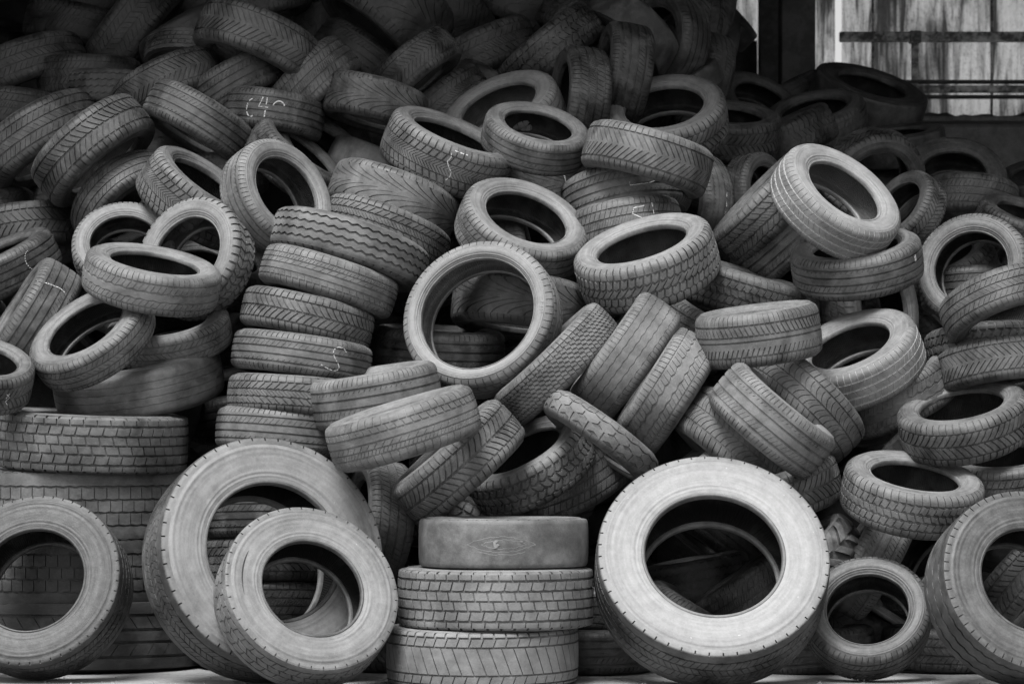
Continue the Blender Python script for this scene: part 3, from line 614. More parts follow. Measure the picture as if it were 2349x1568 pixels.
    ('R20', 'net', (1.023, 13.0, 1.036), (-0.671, -0.031, -0.741), 0.598, 0.42, 4.38, 0.344, 0.1, 'broad worn tyre with one wavy centre groove, under the pale tilted tyre', 0),
    ('R21', 'allseason', (0.873, 13.022, 0.904), (-0.618, -0.059, 0.784), 0.529, 0.36, 3.35, 0.344, 0.1, 'tyre peeping out between the arrow-ribbed tyre and the whitest truck tyre', 0),
    ('R22', 'winter', (1.215, 13.05, 0.836), (-0.268, -0.125, 0.955), 0.604, 0.36, 5.96, 0.409, 0.1, 'wavy-slit tyre peeping out above the rim of the whitest truck tyre', 0),
    ('R23', 'wave', (1.795, 12.766, 0.816), (0.118, -0.337, 0.934), 0.63, 0.34, 4.08, 0.428, 0.1, 'tyre lying nearly flat with fish-scale tread rows, above the small frayed-rim tyre', 0),
    ('R24', 'allseason', (2.285, 13.105, 0.91), (-0.131, -0.267, 0.955), 0.603, 0.34, 5.14, 0.308, 0.1, 'dark tyre lying flat behind the fish-scale treaded tyre', 0),
    ('R25', 'lug', (1.403, 12.888, 0.561), (-0.645, -0.108, 0.756), 0.375, 0.45, 1.72, 0.395, 0.1, 'small knobbly tractor-like tyre with chunky lugs beside the whitest truck tyre', 0),
    ('R26', 'summer', (1.631, 13.015, 0.505), (-0.865, 0.039, 0.501), 0.529, 0.4, 5.52, 0.29, 0.1, 'tyre on edge with straight grooves under the fish-scale treaded tyre', 0),
    ('R27', 'allseason', (1.896, 13.083, 0.479), (-0.807, -0.384, 0.449), 0.501, 0.33, 6.01, 0.217, 0.1, 'dark ring behind the small frayed-rim tyre and the zigzag-ribbed truck tyre', 0),
    ('R28', 'winter', (2.386, 13.418, 0.363), (0.719, -0.293, -0.63), 0.586, 0.36, 2.61, 0.18, 0.1, 'winter tyre seen through the hole of the zigzag-ribbed truck tyre', 0),
    ('R29', 'zigzag', (0.894, 13.71, 0.392), (-0.174, 0.001, 0.985), 0.525, 0.4, 5.41, 0.157, 0.1, 'zigzag-treaded tyre seen through the hole of the whitest truck tyre', 0),
    ('R30', 'allseason', (1.126, 13.228, 0.382), (-0.572, 0.033, 0.82), 0.588, 0.33, 4.34, 0.126, 0.1, 'slit-treaded tyre sloping inside the hole of the whitest truck tyre', 0),
    ('R31', 'summer', (1.008, 14.132, 0.612), (-0.578, -0.114, -0.808), 0.585, 0.36, 4.52, 0.08, 0.1, 'dark four-grooved tyre half buried behind the whitest and largest truck tyre', 1),
    ('R32', 'summer', (0.868, 13.318, 0.184), (0.497, -0.051, 0.867), 0.592, 0.36, 1.86, 0.286, 0.1, 'dark four-grooved tyre half buried behind the dark flat tyre lying second from the floor', 1),
    ('R33', 'winter', (1.673, 13.468, 0.175), (0.481, -0.143, 0.865), 0.557, 0.36, 5.05, 0.061, 0.1, 'dark tyre seen through the hole of the small frayed-rim tyre', 0),
    ('UR1', 'allseason', (1.454, 16.834, 3.039), (0.35, -0.632, 0.691), 0.537, 0.33, 0.73, 0.201, 0.1, 'dark open ring near the steel column, behind a wide open ring', 0),
    ('UR2', 'summer', (1.721, 17.345, 3.146), (0.478, -0.143, -0.867), 0.505, 0.36, 6.14, 0.144, 0.1, 'dark tyre leaning at the foot of the steel column', 0),
    ('UR3', 'bald', (2.106, 16.916, 3.085), (0.249, -0.41, 0.877), 0.695, 0.38, 1.13, 0.144, 0.1, 'big dark bald tyre tilted in front of the stained translucent wall', 0),
    ('UR4', 'allseason', (1.755, 16.42, 2.918), (-0.209, -0.415, 0.885), 0.594, 0.34, 0.83, 0.23, 0.1, 'dark open ring beneath the big tilted bald tyre, with a rounded tyre before it', 0),
    ('UR5', 'winter', (1.161, 15.45, 2.756), (0.056, -0.378, 0.924), 0.592, 0.36, 2.91, 0.175, 0.1, 'dark ring half hidden by a wide open ring, herringbone tread showing', 0),
    ('UR6', 'wave', (1.525, 15.904, 2.754), (-0.435, -0.111, 0.894), 0.597, 0.36, 5.76, 0.154, 0.1, 'dark rounded tyre with scalloped ribs in front of an open ring', 0),
    ('UR7', 'allseason', (1.274, 14.83, 2.355), (0.766, -0.637, 0.092), 0.432, 0.36, 5.7, 0.25, 0.1, 'small dark tyre turned sideways behind the leaning blocky tyre', 0),
    ('UR8', 'summer', (0.922, 14.55, 2.278), (-0.846, -0.529, 0.063), 0.524, 0.36, 3.68, 0.302, 0.1, 'dark tyre standing upright with chalk dashes, behind the smooth-ribbed tyre', 0),
    ('UR9', 'winter', (1.95, 15.41, 2.48), (0.247, -0.866, -0.435), 0.579, 0.33, 2.66, 0.204, 0.1, 'dark smooth-walled ring upright just behind the bright dusty-grooved tyre', 0),
    ('UR10', 'bald', (2.44, 15.726, 2.489), (-0.06, -0.781, 0.621), 0.578, 0.33, 1.03, 0.189, 0.1, 'dark ring with a thin light rim line in front of the concrete ledge', 0),
    ('UR11', 'allseason', (2.464, 15.259, 2.35), (-0.108, -0.138, -0.984), 0.514, 0.42, 1.19, 0.201, 0.1, 'dark short tyre with square blocks lying on an upright ring', 0),
    ('UR12', 'winter', (2.045, 14.765, 2.252), (-0.721, -0.484, 0.496), 0.453, 0.36, 4.61, 0.252, 0.1, 'small dark ring with shiny tread edge behind the bright dusty-grooved tyre', 0),
    ('UR14', 'bald', (2.984, 16.083, 2.521), (-0.237, -0.378, 0.895), 0.493, 0.36, 4.96, 0.069, 0.1, 'dark bald tyre half buried behind the dark short tyre with square blocks', 1),
    ('UR15', 'winter', (2.66, 14.83, 2.185), (0.265, -0.39, 0.882), 0.5, 0.36, 5.64, 0.147, 0.1, 'dark chevron-treaded tyre half buried behind the dark upright ring', 1),
    ('UR16', 'bald', (2.231, 16.345, 2.771), (-0.121, -0.251, 0.96), 0.526, 0.34, 5.76, 0.125, 0.1, 'flat dark tyre below the big tilted bald tyre by the ledge', 0),
    ('T1', 'swoosh', (-0.688, 15.67, 3.454), (-0.618, -0.149, -0.772), 0.732, 0.5, 0.02, 0.153, 0.1, 'dark wide tyre with sweeping curved grooves at the top of the heap', 0),
    ('T2', 'herring', (-0.429, 16.232, 3.572), (-0.636, -0.029, -0.771), 0.709, 0.4, 0.38, 0.094, 0.1, 'dark tyre with arrow-like blocks beside the wide sweeping-grooved tyre', 0),
    ('T3', 'swoosh', (0.029, 16.522, 3.618), (-0.4, -0.043, -0.916), 0.747, 0.46, 4.88, 0.145, 0.1, 'dark wide directional tyre overhanging the tyre with crossed slits', 0),
    ('T4', 'winterblock', (-0.166, 15.83, 3.212), (0.404, 0.012, -0.915), 0.64, 0.38, 2.01, 0.159, 0.1, 'dark tyre with crossed slits slanting beneath the overhanging directional tyre', 0),
    ('T5', 'offroad', (0.211, 15.224, 3.145), (0.641, 0.012, -0.768), 0.625, 0.36, 0.2, 0.137, 0.1, 'dark tyre with a row of lozenge blocks leaning against an upright tyre', 0),
    ('T6', 'herring', (-0.509, 14.98, 3.023), (0.634, -0.063, -0.771), 0.517, 0.38, 5.19, 0.178, 0.1, 'small dark arrow-patterned tyre leaning under the sweeping-grooved tyre', 0),
    ('T7', 'offroad', (-0.466, 15.485, 2.962), (-0.422, 0.015, -0.907), 0.534, 0.36, 6.18, 0.175, 0.1, 'dark knobbly tyre squeezed behind the lattice-treaded tyre', 0),
    ('T8', 'winterblock', (-0.365, 15.2, 2.832), (0.637, -0.031, -0.77), 0.571, 0.38, 3.34, 0.226, 0.1, 'dark tyre with lattice tread tucked behind the fine herringbone winter tyre', 0),
    ('T9', 'baldline', (-0.1, 15.4, 2.92), (-0.568, -0.04, -0.822), 0.531, 0.38, 4.84, 0.127, 0.1, 'dark bald tyre behind the pale sidewalled ring', 0),
    ('T10', 'allseason', (0.422, 15.852, 3.366), (-0.495, 0.003, -0.869), 0.583, 0.36, 2.74, 0.12, 0.1, "dark tyre behind the lozenge-block tyre near the heap's top", 0),
    ('T11', 'bald', (0.629, 15.35, 3.257), (-0.632, -0.237, -0.737), 0.576, 0.33, 3.44, 0.095, 0.1, 'dark smooth-walled tyre hanging behind the upright three-grooved tyre', 0),
    ('T12', 'summer', (0.833, 15.5, 3.237), (-0.775, -0.624, 0.104), 0.57, 0.36, 4.5, 0.133, 0.1, 'dark ring facing sideways with its hole open, high on the heap', 0),
    ('T13', 'winter', (0.973, 16.263, 3.443), (-0.876, -0.437, 0.205), 0.623, 0.36, 1.63, 0.113, 0.1, 'dark winter tyre behind the sideways-facing ring high on the heap', 0),
    ('T14', 'allseason', (1.088, 15.86, 3.119), (-0.935, -0.295, 0.198), 0.462, 0.36, 5.35, 0.116, 0.1, 'dark slit-treaded tyre half buried behind the thin dark smooth tyre', 1),
    ('T15', 'bald', (0.916, 15.5, 2.987), (-0.479, -0.188, 0.857), 0.499, 0.24, 1.64, 0.142, 0.1, 'thin dark smooth tyre lying across the top of a wide open ring', 0),
    ('T16', 'rib5', (1.1, 16.555, 3.466), (-0.935, -0.187, 0.302), 0.609, 0.36, 6.1, 0.073, 0.1, 'dark ribbed tyre half buried behind the dark winter tyre behind the sideways-facing ring high', 1),
    ('T17', 'bald', (1.187, 17.075, 3.401), (-0.96, -0.168, 0.223), 0.576, 0.36, 2.82, 0.113, 0.1, 'dark bald tyre half buried behind the dark winter tyre behind the sideways-facing ring high', 1),
    ('T18', 'bald', (1.256, 17.532, 3.734), (0.689, -0.245, 0.682), 0.591, 0.25, 2.04, 0.096, 0.1, 'black tyre end jutting out before the bright sheet beside the column', 0),
    ('T19', 'winter', (0.771, 15.85, 3.142), (-0.982, -0.108, 0.152), 0.534, 0.36, 3.82, 0.138, 0.1, 'dark chevron-treaded tyre half buried behind the dark three-grooved tyre standing upright just', 1),
    ('T20', 'summer', (-0.873, 15.215, 2.647), (0.942, -0.07, 0.329), 0.525, 0.4, 3.16, 0.223, 0.1, 'straight-grooved tyre end showing under the dark curved-groove tyre', 0),
    ('T21', 'winter', (-0.753, 15.725, 2.679), (0.941, -0.078, 0.329), 0.542, 0.4, 5.38, 0.152, 0.1, 'dark chevron-treaded tyre half buried behind the straight-grooved tyre end showing', 1),
    ('T22', 'bald', (-0.711, 14.76, 2.45), (-0.413, -0.091, -0.906), 0.543, 0.36, 0.72, 0.261, 0.1, 'dark bald tyre half buried behind the topmost tyre with swirling curved grooves', 1),
    ('B1', 'summer', (-0.623, 13.013, 1.263), (-0.169, -0.099, 0.981), 0.59, 0.4, 4.02, 0.465, 0.1, 'four-grooved tyre resting on a pale dusty tyre, against the leaning stack', 0),
    ('B2', 'allseasonb', (-0.475, 12.43, 1.11), (-0.288, -0.091, 0.953), 0.671, 0.32, 4.54, 0.447, 0.3, 'long tilted tyre with pale dusty blocks, propped under a four-grooved tyre', 0),
    ('B3', 'winter', (-0.241, 12.83, 0.96), (-0.666, -0.081, 0.741), 0.649, 0.36, 0.34, 0.376, 0.1, 'winter tyre with deep angled sipes leaning beside the long tilted tyre', 0),
    ('B4', 'offroad', (0.082, 13.144, 0.948), (-0.441, -0.35, 0.826), 0.612, 0.33, 4.37, 0.419, 0.1, 'tyre with small knobbly blocks, its hole open, under the honeycomb tyre', 0),
    ('B5', 'allseason', (0.254, 13.418, 0.894), (-0.43, -0.227, 0.874), 0.642, 0.36, 4.64, 0.397, 0.1, 'tyre with crossed grooves lying beneath the small-knobbed open tyre', 0),
    ('B6', 'hex', (0.404, 12.95, 1.079), (-0.588, -0.063, -0.807), 0.619, 0.22, 4.81, 0.46, 0.1, 'narrow honeycomb-treaded tyre arching between its neighbours', 0),
    ('B7', 'waverib', (0.203, 13.2, 1.413), (-0.695, -0.065, 0.716), 0.684, 0.28, 4.08, 0.421, 0.1, 'tyre on edge with many fine wavy ribs, leaning against the large low-profile ring', 0),
    ('B8', 'worn', (0.523, 13.15, 1.448), (-0.81, -0.024, 0.586), 0.625, 0.37, 2.38, 0.445, 0.1, 'tyre on edge with worn smooth ribs, between the wavy-ribbed and the arrow-ribbed tyre', 0),
    ('B9', 'summerz', (0.706, 13.1, 1.285), (-0.84, -0.002, 0.543), 0.614, 0.37, 3.12, 0.45, 0.25, 'tyre on edge with a row of arrow-like slits beside the worn smooth one', 0),
    ('B10', 'allseason', (-0.624, 13.195, 0.689), (-0.945, -0.308, 0.107), 0.566, 0.38, 3.74, 0.417, 0.1, 'tyre standing upright with ladder-like slits, behind the large pale truck tyre', 0),
    ('B11', 'offroad', (-0.255, 13.366, 0.693), (0.5, -0.024, 0.866), 0.594, 0.36, 1.98, 0.438, 0.1, 'light tyre peeping out above the bald stacked tyre', 0),
    ('R34', 'summer', (0.355, 13.05, 0.102), (0.0, 0.015, 1.0), 0.6, 0.33, 4.39, 0.112, 0.1, 'dark flat tyre on the floor in the gap beside the three stacked tyres', 0),
    ('R35', 'allseason', (0.4, 13.2, 0.288), (0.104, -0.003, 0.995), 0.607, 0.33, 6.01, 0.078, 0.1, 'dark flat tyre lying second from the floor in the gap beside the whitest truck tyre', 0),
    ('R36', 'summer', (1.38, 13.1, 0.099), (-0.085, 0.023, 0.996), 0.582, 0.33, 4.74, 0.086, 0.1, 'dark flat tyre on the floor behind the whitest truck tyre and the frayed-rim tyre', 0),
    ('R37', 'rib5', (1.996, 13.15, 0.101), (0.036, 0.008, 0.999), 0.584, 0.33, 0.84, 0.095, 0.1, 'dark flat tyre on the floor behind the frayed-rim tyre and the zigzag-ribbed truck tyre', 0),
    ('R38', 'winter', (-0.495, 13.2, 0.102), (-0.001, 0.014, 1.0), 0.607, 0.33, 3.28, 0.109, 0.1, 'dark flat tyre on the floor behind the gashed tyre and the slanted-block tyre', 0),
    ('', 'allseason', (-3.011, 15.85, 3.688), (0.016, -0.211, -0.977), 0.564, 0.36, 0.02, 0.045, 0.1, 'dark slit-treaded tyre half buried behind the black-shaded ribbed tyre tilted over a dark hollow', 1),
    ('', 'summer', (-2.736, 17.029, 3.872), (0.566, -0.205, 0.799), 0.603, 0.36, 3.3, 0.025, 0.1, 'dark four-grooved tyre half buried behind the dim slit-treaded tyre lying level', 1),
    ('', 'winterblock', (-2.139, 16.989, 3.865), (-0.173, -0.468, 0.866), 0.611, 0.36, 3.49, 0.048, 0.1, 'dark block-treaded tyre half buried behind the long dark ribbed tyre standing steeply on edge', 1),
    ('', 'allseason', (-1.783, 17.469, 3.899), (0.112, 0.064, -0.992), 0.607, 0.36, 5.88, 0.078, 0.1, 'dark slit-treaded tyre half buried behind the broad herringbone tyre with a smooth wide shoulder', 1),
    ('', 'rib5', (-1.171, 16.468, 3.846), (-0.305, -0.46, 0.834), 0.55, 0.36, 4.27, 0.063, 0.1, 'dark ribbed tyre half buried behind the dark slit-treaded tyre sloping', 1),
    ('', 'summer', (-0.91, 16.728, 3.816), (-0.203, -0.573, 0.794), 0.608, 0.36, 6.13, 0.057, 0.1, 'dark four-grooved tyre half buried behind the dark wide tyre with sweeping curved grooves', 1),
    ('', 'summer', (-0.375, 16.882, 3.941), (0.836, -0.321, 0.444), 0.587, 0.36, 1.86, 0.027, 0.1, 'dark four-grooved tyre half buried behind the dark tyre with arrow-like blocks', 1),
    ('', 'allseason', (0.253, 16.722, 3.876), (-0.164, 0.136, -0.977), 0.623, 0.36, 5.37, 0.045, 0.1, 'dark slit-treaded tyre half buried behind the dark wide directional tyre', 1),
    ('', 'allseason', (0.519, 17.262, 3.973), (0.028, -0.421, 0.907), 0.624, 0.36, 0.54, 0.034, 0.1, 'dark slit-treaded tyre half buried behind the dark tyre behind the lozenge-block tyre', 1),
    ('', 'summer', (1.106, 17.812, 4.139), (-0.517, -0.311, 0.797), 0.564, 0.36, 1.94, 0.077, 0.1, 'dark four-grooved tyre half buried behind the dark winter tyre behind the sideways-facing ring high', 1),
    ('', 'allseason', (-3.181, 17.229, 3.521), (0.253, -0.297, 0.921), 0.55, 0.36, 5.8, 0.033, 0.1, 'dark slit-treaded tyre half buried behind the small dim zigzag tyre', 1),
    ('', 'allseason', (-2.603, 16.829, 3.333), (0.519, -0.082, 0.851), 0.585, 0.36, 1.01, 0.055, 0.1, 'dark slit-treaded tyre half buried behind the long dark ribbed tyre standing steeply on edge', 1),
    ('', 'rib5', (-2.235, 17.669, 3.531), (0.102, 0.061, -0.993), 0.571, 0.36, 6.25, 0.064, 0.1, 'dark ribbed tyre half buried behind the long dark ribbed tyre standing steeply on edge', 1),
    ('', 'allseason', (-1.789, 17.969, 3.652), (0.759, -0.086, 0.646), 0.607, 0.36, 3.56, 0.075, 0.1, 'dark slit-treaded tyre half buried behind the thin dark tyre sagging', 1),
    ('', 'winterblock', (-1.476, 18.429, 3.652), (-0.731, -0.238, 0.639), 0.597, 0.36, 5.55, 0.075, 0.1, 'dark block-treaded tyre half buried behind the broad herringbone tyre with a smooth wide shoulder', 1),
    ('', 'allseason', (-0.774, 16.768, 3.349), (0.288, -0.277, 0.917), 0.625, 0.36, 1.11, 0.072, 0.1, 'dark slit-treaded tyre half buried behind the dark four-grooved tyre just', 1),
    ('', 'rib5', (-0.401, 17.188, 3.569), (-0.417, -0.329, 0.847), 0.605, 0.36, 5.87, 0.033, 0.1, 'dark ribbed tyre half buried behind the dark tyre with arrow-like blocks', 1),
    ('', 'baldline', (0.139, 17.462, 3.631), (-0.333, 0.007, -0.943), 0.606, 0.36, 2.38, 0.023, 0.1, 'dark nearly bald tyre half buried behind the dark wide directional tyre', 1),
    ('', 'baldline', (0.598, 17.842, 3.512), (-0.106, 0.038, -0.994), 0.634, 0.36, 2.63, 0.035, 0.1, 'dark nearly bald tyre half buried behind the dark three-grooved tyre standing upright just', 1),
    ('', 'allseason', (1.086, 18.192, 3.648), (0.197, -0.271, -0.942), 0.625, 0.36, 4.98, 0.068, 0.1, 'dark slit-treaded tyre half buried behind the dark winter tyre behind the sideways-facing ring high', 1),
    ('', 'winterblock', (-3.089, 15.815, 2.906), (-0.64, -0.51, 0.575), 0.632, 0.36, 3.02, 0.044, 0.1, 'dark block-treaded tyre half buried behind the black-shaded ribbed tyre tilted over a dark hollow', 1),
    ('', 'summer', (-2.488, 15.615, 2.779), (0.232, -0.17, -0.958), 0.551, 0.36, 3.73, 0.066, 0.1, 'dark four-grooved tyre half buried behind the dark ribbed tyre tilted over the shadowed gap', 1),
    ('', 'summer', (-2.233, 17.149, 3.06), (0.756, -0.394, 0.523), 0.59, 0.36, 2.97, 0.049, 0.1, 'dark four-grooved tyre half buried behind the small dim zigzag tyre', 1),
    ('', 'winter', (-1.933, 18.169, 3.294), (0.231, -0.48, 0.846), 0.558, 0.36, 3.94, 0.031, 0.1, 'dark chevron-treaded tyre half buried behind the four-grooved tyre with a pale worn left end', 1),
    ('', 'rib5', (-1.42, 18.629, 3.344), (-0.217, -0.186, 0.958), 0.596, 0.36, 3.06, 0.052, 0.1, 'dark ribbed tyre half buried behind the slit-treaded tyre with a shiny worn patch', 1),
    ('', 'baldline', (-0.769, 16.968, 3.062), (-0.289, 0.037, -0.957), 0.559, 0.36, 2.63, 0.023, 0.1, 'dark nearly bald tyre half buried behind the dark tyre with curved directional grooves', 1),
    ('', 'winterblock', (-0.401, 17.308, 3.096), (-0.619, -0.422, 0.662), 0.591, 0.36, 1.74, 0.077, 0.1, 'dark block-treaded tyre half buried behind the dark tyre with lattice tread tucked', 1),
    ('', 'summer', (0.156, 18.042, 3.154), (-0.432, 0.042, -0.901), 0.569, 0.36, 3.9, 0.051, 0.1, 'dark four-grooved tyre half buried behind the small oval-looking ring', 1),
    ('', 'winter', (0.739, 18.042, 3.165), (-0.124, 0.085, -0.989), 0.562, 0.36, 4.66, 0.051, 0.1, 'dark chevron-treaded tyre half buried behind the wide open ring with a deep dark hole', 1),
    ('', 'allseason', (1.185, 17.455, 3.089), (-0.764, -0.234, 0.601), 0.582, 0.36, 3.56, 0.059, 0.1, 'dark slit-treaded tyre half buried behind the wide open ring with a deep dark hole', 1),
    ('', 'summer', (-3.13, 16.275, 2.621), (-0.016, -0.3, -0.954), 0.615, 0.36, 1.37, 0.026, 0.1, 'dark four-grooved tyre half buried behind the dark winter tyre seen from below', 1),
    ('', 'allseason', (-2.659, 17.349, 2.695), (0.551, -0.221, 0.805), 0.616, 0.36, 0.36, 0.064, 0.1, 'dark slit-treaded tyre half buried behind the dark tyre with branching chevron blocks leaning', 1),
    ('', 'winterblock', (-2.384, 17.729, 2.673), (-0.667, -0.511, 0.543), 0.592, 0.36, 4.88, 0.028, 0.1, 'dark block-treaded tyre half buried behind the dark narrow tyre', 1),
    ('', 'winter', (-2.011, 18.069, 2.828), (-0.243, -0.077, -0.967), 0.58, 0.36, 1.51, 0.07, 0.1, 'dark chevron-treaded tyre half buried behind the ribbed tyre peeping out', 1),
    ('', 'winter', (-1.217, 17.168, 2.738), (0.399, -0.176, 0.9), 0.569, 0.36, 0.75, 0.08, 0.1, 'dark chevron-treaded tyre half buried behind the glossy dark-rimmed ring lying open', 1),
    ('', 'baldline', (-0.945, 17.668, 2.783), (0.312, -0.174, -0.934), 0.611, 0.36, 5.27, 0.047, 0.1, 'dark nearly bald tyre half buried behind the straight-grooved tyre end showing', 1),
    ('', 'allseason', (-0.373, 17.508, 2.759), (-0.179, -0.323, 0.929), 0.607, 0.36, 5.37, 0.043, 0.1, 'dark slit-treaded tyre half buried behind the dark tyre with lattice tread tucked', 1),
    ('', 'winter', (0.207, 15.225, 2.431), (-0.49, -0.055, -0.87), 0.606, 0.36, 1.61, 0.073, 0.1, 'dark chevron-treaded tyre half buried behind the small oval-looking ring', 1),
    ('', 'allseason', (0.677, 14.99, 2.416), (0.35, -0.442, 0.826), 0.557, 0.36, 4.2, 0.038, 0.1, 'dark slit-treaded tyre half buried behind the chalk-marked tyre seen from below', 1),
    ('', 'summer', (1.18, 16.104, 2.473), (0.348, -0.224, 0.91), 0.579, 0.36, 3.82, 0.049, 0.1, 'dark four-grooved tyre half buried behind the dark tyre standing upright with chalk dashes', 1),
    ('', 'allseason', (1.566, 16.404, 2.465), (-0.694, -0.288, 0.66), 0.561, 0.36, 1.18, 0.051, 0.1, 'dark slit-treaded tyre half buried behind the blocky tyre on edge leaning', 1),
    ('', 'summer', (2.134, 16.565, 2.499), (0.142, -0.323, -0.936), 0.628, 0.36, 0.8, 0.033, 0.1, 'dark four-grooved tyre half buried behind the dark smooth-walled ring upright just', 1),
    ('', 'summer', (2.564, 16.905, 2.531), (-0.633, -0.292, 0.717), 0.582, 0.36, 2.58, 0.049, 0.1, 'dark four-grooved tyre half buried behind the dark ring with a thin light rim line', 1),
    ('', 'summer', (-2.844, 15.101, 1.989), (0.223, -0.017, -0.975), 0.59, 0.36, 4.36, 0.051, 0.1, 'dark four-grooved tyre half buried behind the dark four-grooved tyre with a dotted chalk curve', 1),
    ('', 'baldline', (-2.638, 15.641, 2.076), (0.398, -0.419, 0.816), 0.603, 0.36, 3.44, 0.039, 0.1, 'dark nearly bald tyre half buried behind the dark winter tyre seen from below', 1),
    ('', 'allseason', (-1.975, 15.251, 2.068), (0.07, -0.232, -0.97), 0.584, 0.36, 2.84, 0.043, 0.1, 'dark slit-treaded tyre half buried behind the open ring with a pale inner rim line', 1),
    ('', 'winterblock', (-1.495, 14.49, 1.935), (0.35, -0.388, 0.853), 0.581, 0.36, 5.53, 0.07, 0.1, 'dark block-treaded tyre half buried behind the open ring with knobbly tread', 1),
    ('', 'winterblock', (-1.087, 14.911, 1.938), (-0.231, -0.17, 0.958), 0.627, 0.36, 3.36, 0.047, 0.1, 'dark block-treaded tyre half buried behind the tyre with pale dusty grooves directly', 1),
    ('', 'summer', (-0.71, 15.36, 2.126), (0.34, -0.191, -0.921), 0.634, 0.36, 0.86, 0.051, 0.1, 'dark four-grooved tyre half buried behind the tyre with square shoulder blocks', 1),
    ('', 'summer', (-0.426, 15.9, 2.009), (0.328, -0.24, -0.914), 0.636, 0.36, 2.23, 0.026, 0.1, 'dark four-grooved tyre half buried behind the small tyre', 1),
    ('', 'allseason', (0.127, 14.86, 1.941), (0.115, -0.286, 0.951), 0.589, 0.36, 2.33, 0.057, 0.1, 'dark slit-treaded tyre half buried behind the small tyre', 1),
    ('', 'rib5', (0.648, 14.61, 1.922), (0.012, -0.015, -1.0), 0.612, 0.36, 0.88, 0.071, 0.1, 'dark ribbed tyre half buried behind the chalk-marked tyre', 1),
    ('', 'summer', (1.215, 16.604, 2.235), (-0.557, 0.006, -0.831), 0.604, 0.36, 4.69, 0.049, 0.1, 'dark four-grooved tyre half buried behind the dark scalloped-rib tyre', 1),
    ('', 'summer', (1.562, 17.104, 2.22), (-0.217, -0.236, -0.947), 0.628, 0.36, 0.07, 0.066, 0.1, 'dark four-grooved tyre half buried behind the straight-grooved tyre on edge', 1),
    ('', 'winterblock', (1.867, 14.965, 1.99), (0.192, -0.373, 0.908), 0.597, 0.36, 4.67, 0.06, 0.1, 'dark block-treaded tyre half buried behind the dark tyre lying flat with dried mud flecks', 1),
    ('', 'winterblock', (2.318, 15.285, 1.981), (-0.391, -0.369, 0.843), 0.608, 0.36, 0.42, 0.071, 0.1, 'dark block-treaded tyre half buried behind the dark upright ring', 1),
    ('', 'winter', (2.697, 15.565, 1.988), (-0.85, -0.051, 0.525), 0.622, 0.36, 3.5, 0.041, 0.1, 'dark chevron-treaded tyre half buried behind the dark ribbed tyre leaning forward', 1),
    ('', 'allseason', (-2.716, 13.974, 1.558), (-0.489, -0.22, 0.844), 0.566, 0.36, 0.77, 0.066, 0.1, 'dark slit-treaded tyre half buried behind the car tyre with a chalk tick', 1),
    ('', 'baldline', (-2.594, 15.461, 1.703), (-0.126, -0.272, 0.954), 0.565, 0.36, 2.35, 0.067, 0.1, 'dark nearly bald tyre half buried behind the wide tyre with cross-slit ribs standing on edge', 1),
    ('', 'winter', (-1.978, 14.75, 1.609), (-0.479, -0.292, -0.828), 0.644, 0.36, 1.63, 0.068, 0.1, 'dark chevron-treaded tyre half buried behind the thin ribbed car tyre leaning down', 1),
    ('', 'allseason', (-1.477, 15.351, 1.755), (-0.639, -0.402, 0.656), 0.622, 0.36, 0.75, 0.05, 0.1, 'dark slit-treaded tyre half buried behind the tyre with feathered curved sipes', 1),
    ('', 'allseason', (-1.203, 15.811, 1.799), (-0.178, -0.072, -0.981), 0.572, 0.36, 3.08, 0.076, 0.1, 'dark slit-treaded tyre half buried behind the tyre with pale dusty grooves directly', 1),
    ('', 'baldline', (-0.866, 16.271, 1.764), (0.381, -0.024, -0.924), 0.596, 0.36, 1.79, 0.062, 0.1, 'dark nearly bald tyre half buried behind the tyre with pale dusty grooves directly', 1),
    ('', 'allseason', (-0.24, 16.44, 1.763), (-0.036, -0.13, -0.991), 0.61, 0.36, 1.39, 0.076, 0.1, 'dark slit-treaded tyre half buried behind the flat four-grooved tyre', 1),
    ('', 'baldline', (0.018, 16.96, 1.7), (-0.177, -0.256, 0.95), 0.59, 0.36, 1.27, 0.066, 0.1, 'dark nearly bald tyre half buried behind the tyre with fan-like directional grooves', 1),
    ('', 'summer', (0.663, 14.81, 1.628), (0.348, -0.016, -0.938), 0.612, 0.36, 2.2, 0.063, 0.1, 'dark four-grooved tyre half buried behind the tyre on edge with worn smooth ribs', 1),
    ('', 'winterblock', (1.06, 15.27, 1.594), (-0.047, -0.148, 0.988), 0.637, 0.36, 3.27, 0.065, 0.1, 'dark block-treaded tyre half buried behind the tyre with a smooth pale shoulder', 1),
    ('', 'rib5', (1.548, 15.565, 1.736), (0.4, -0.341, -0.851), 0.574, 0.36, 5.7, 0.068, 0.1, 'dark ribbed tyre half buried behind the short flat tyre with needle-like slits', 1),
    ('', 'rib5', (1.889, 15.765, 1.684), (-0.79, -0.268, 0.551), 0.566, 0.36, 3.0, 0.035, 0.1, 'dark ribbed tyre half buried behind the dark upright ring behind the flat mud-flecked tyre', 1),
    ('', 'winter', (2.326, 15.965, 1.636), (0.701, -0.17, 0.693), 0.627, 0.36, 5.36, 0.039, 0.1, 'dark chevron-treaded tyre half buried behind the dark tyre with aggressive knobbly winter tread', 1),
    ('', 'winter', (2.976, 15.985, 1.802), (0.431, -0.424, 0.797), 0.574, 0.36, 5.74, 0.074, 0.1, 'dark chevron-treaded tyre half buried behind the dark herringbone tyre resting', 1),
    ('', 'baldline', (-2.988, 15.661, 1.361), (0.331, -0.346, -0.878), 0.566, 0.36, 0.76, 0.075, 0.1, 'dark nearly bald tyre half buried behind the car tyre with a chalk tick', 1),
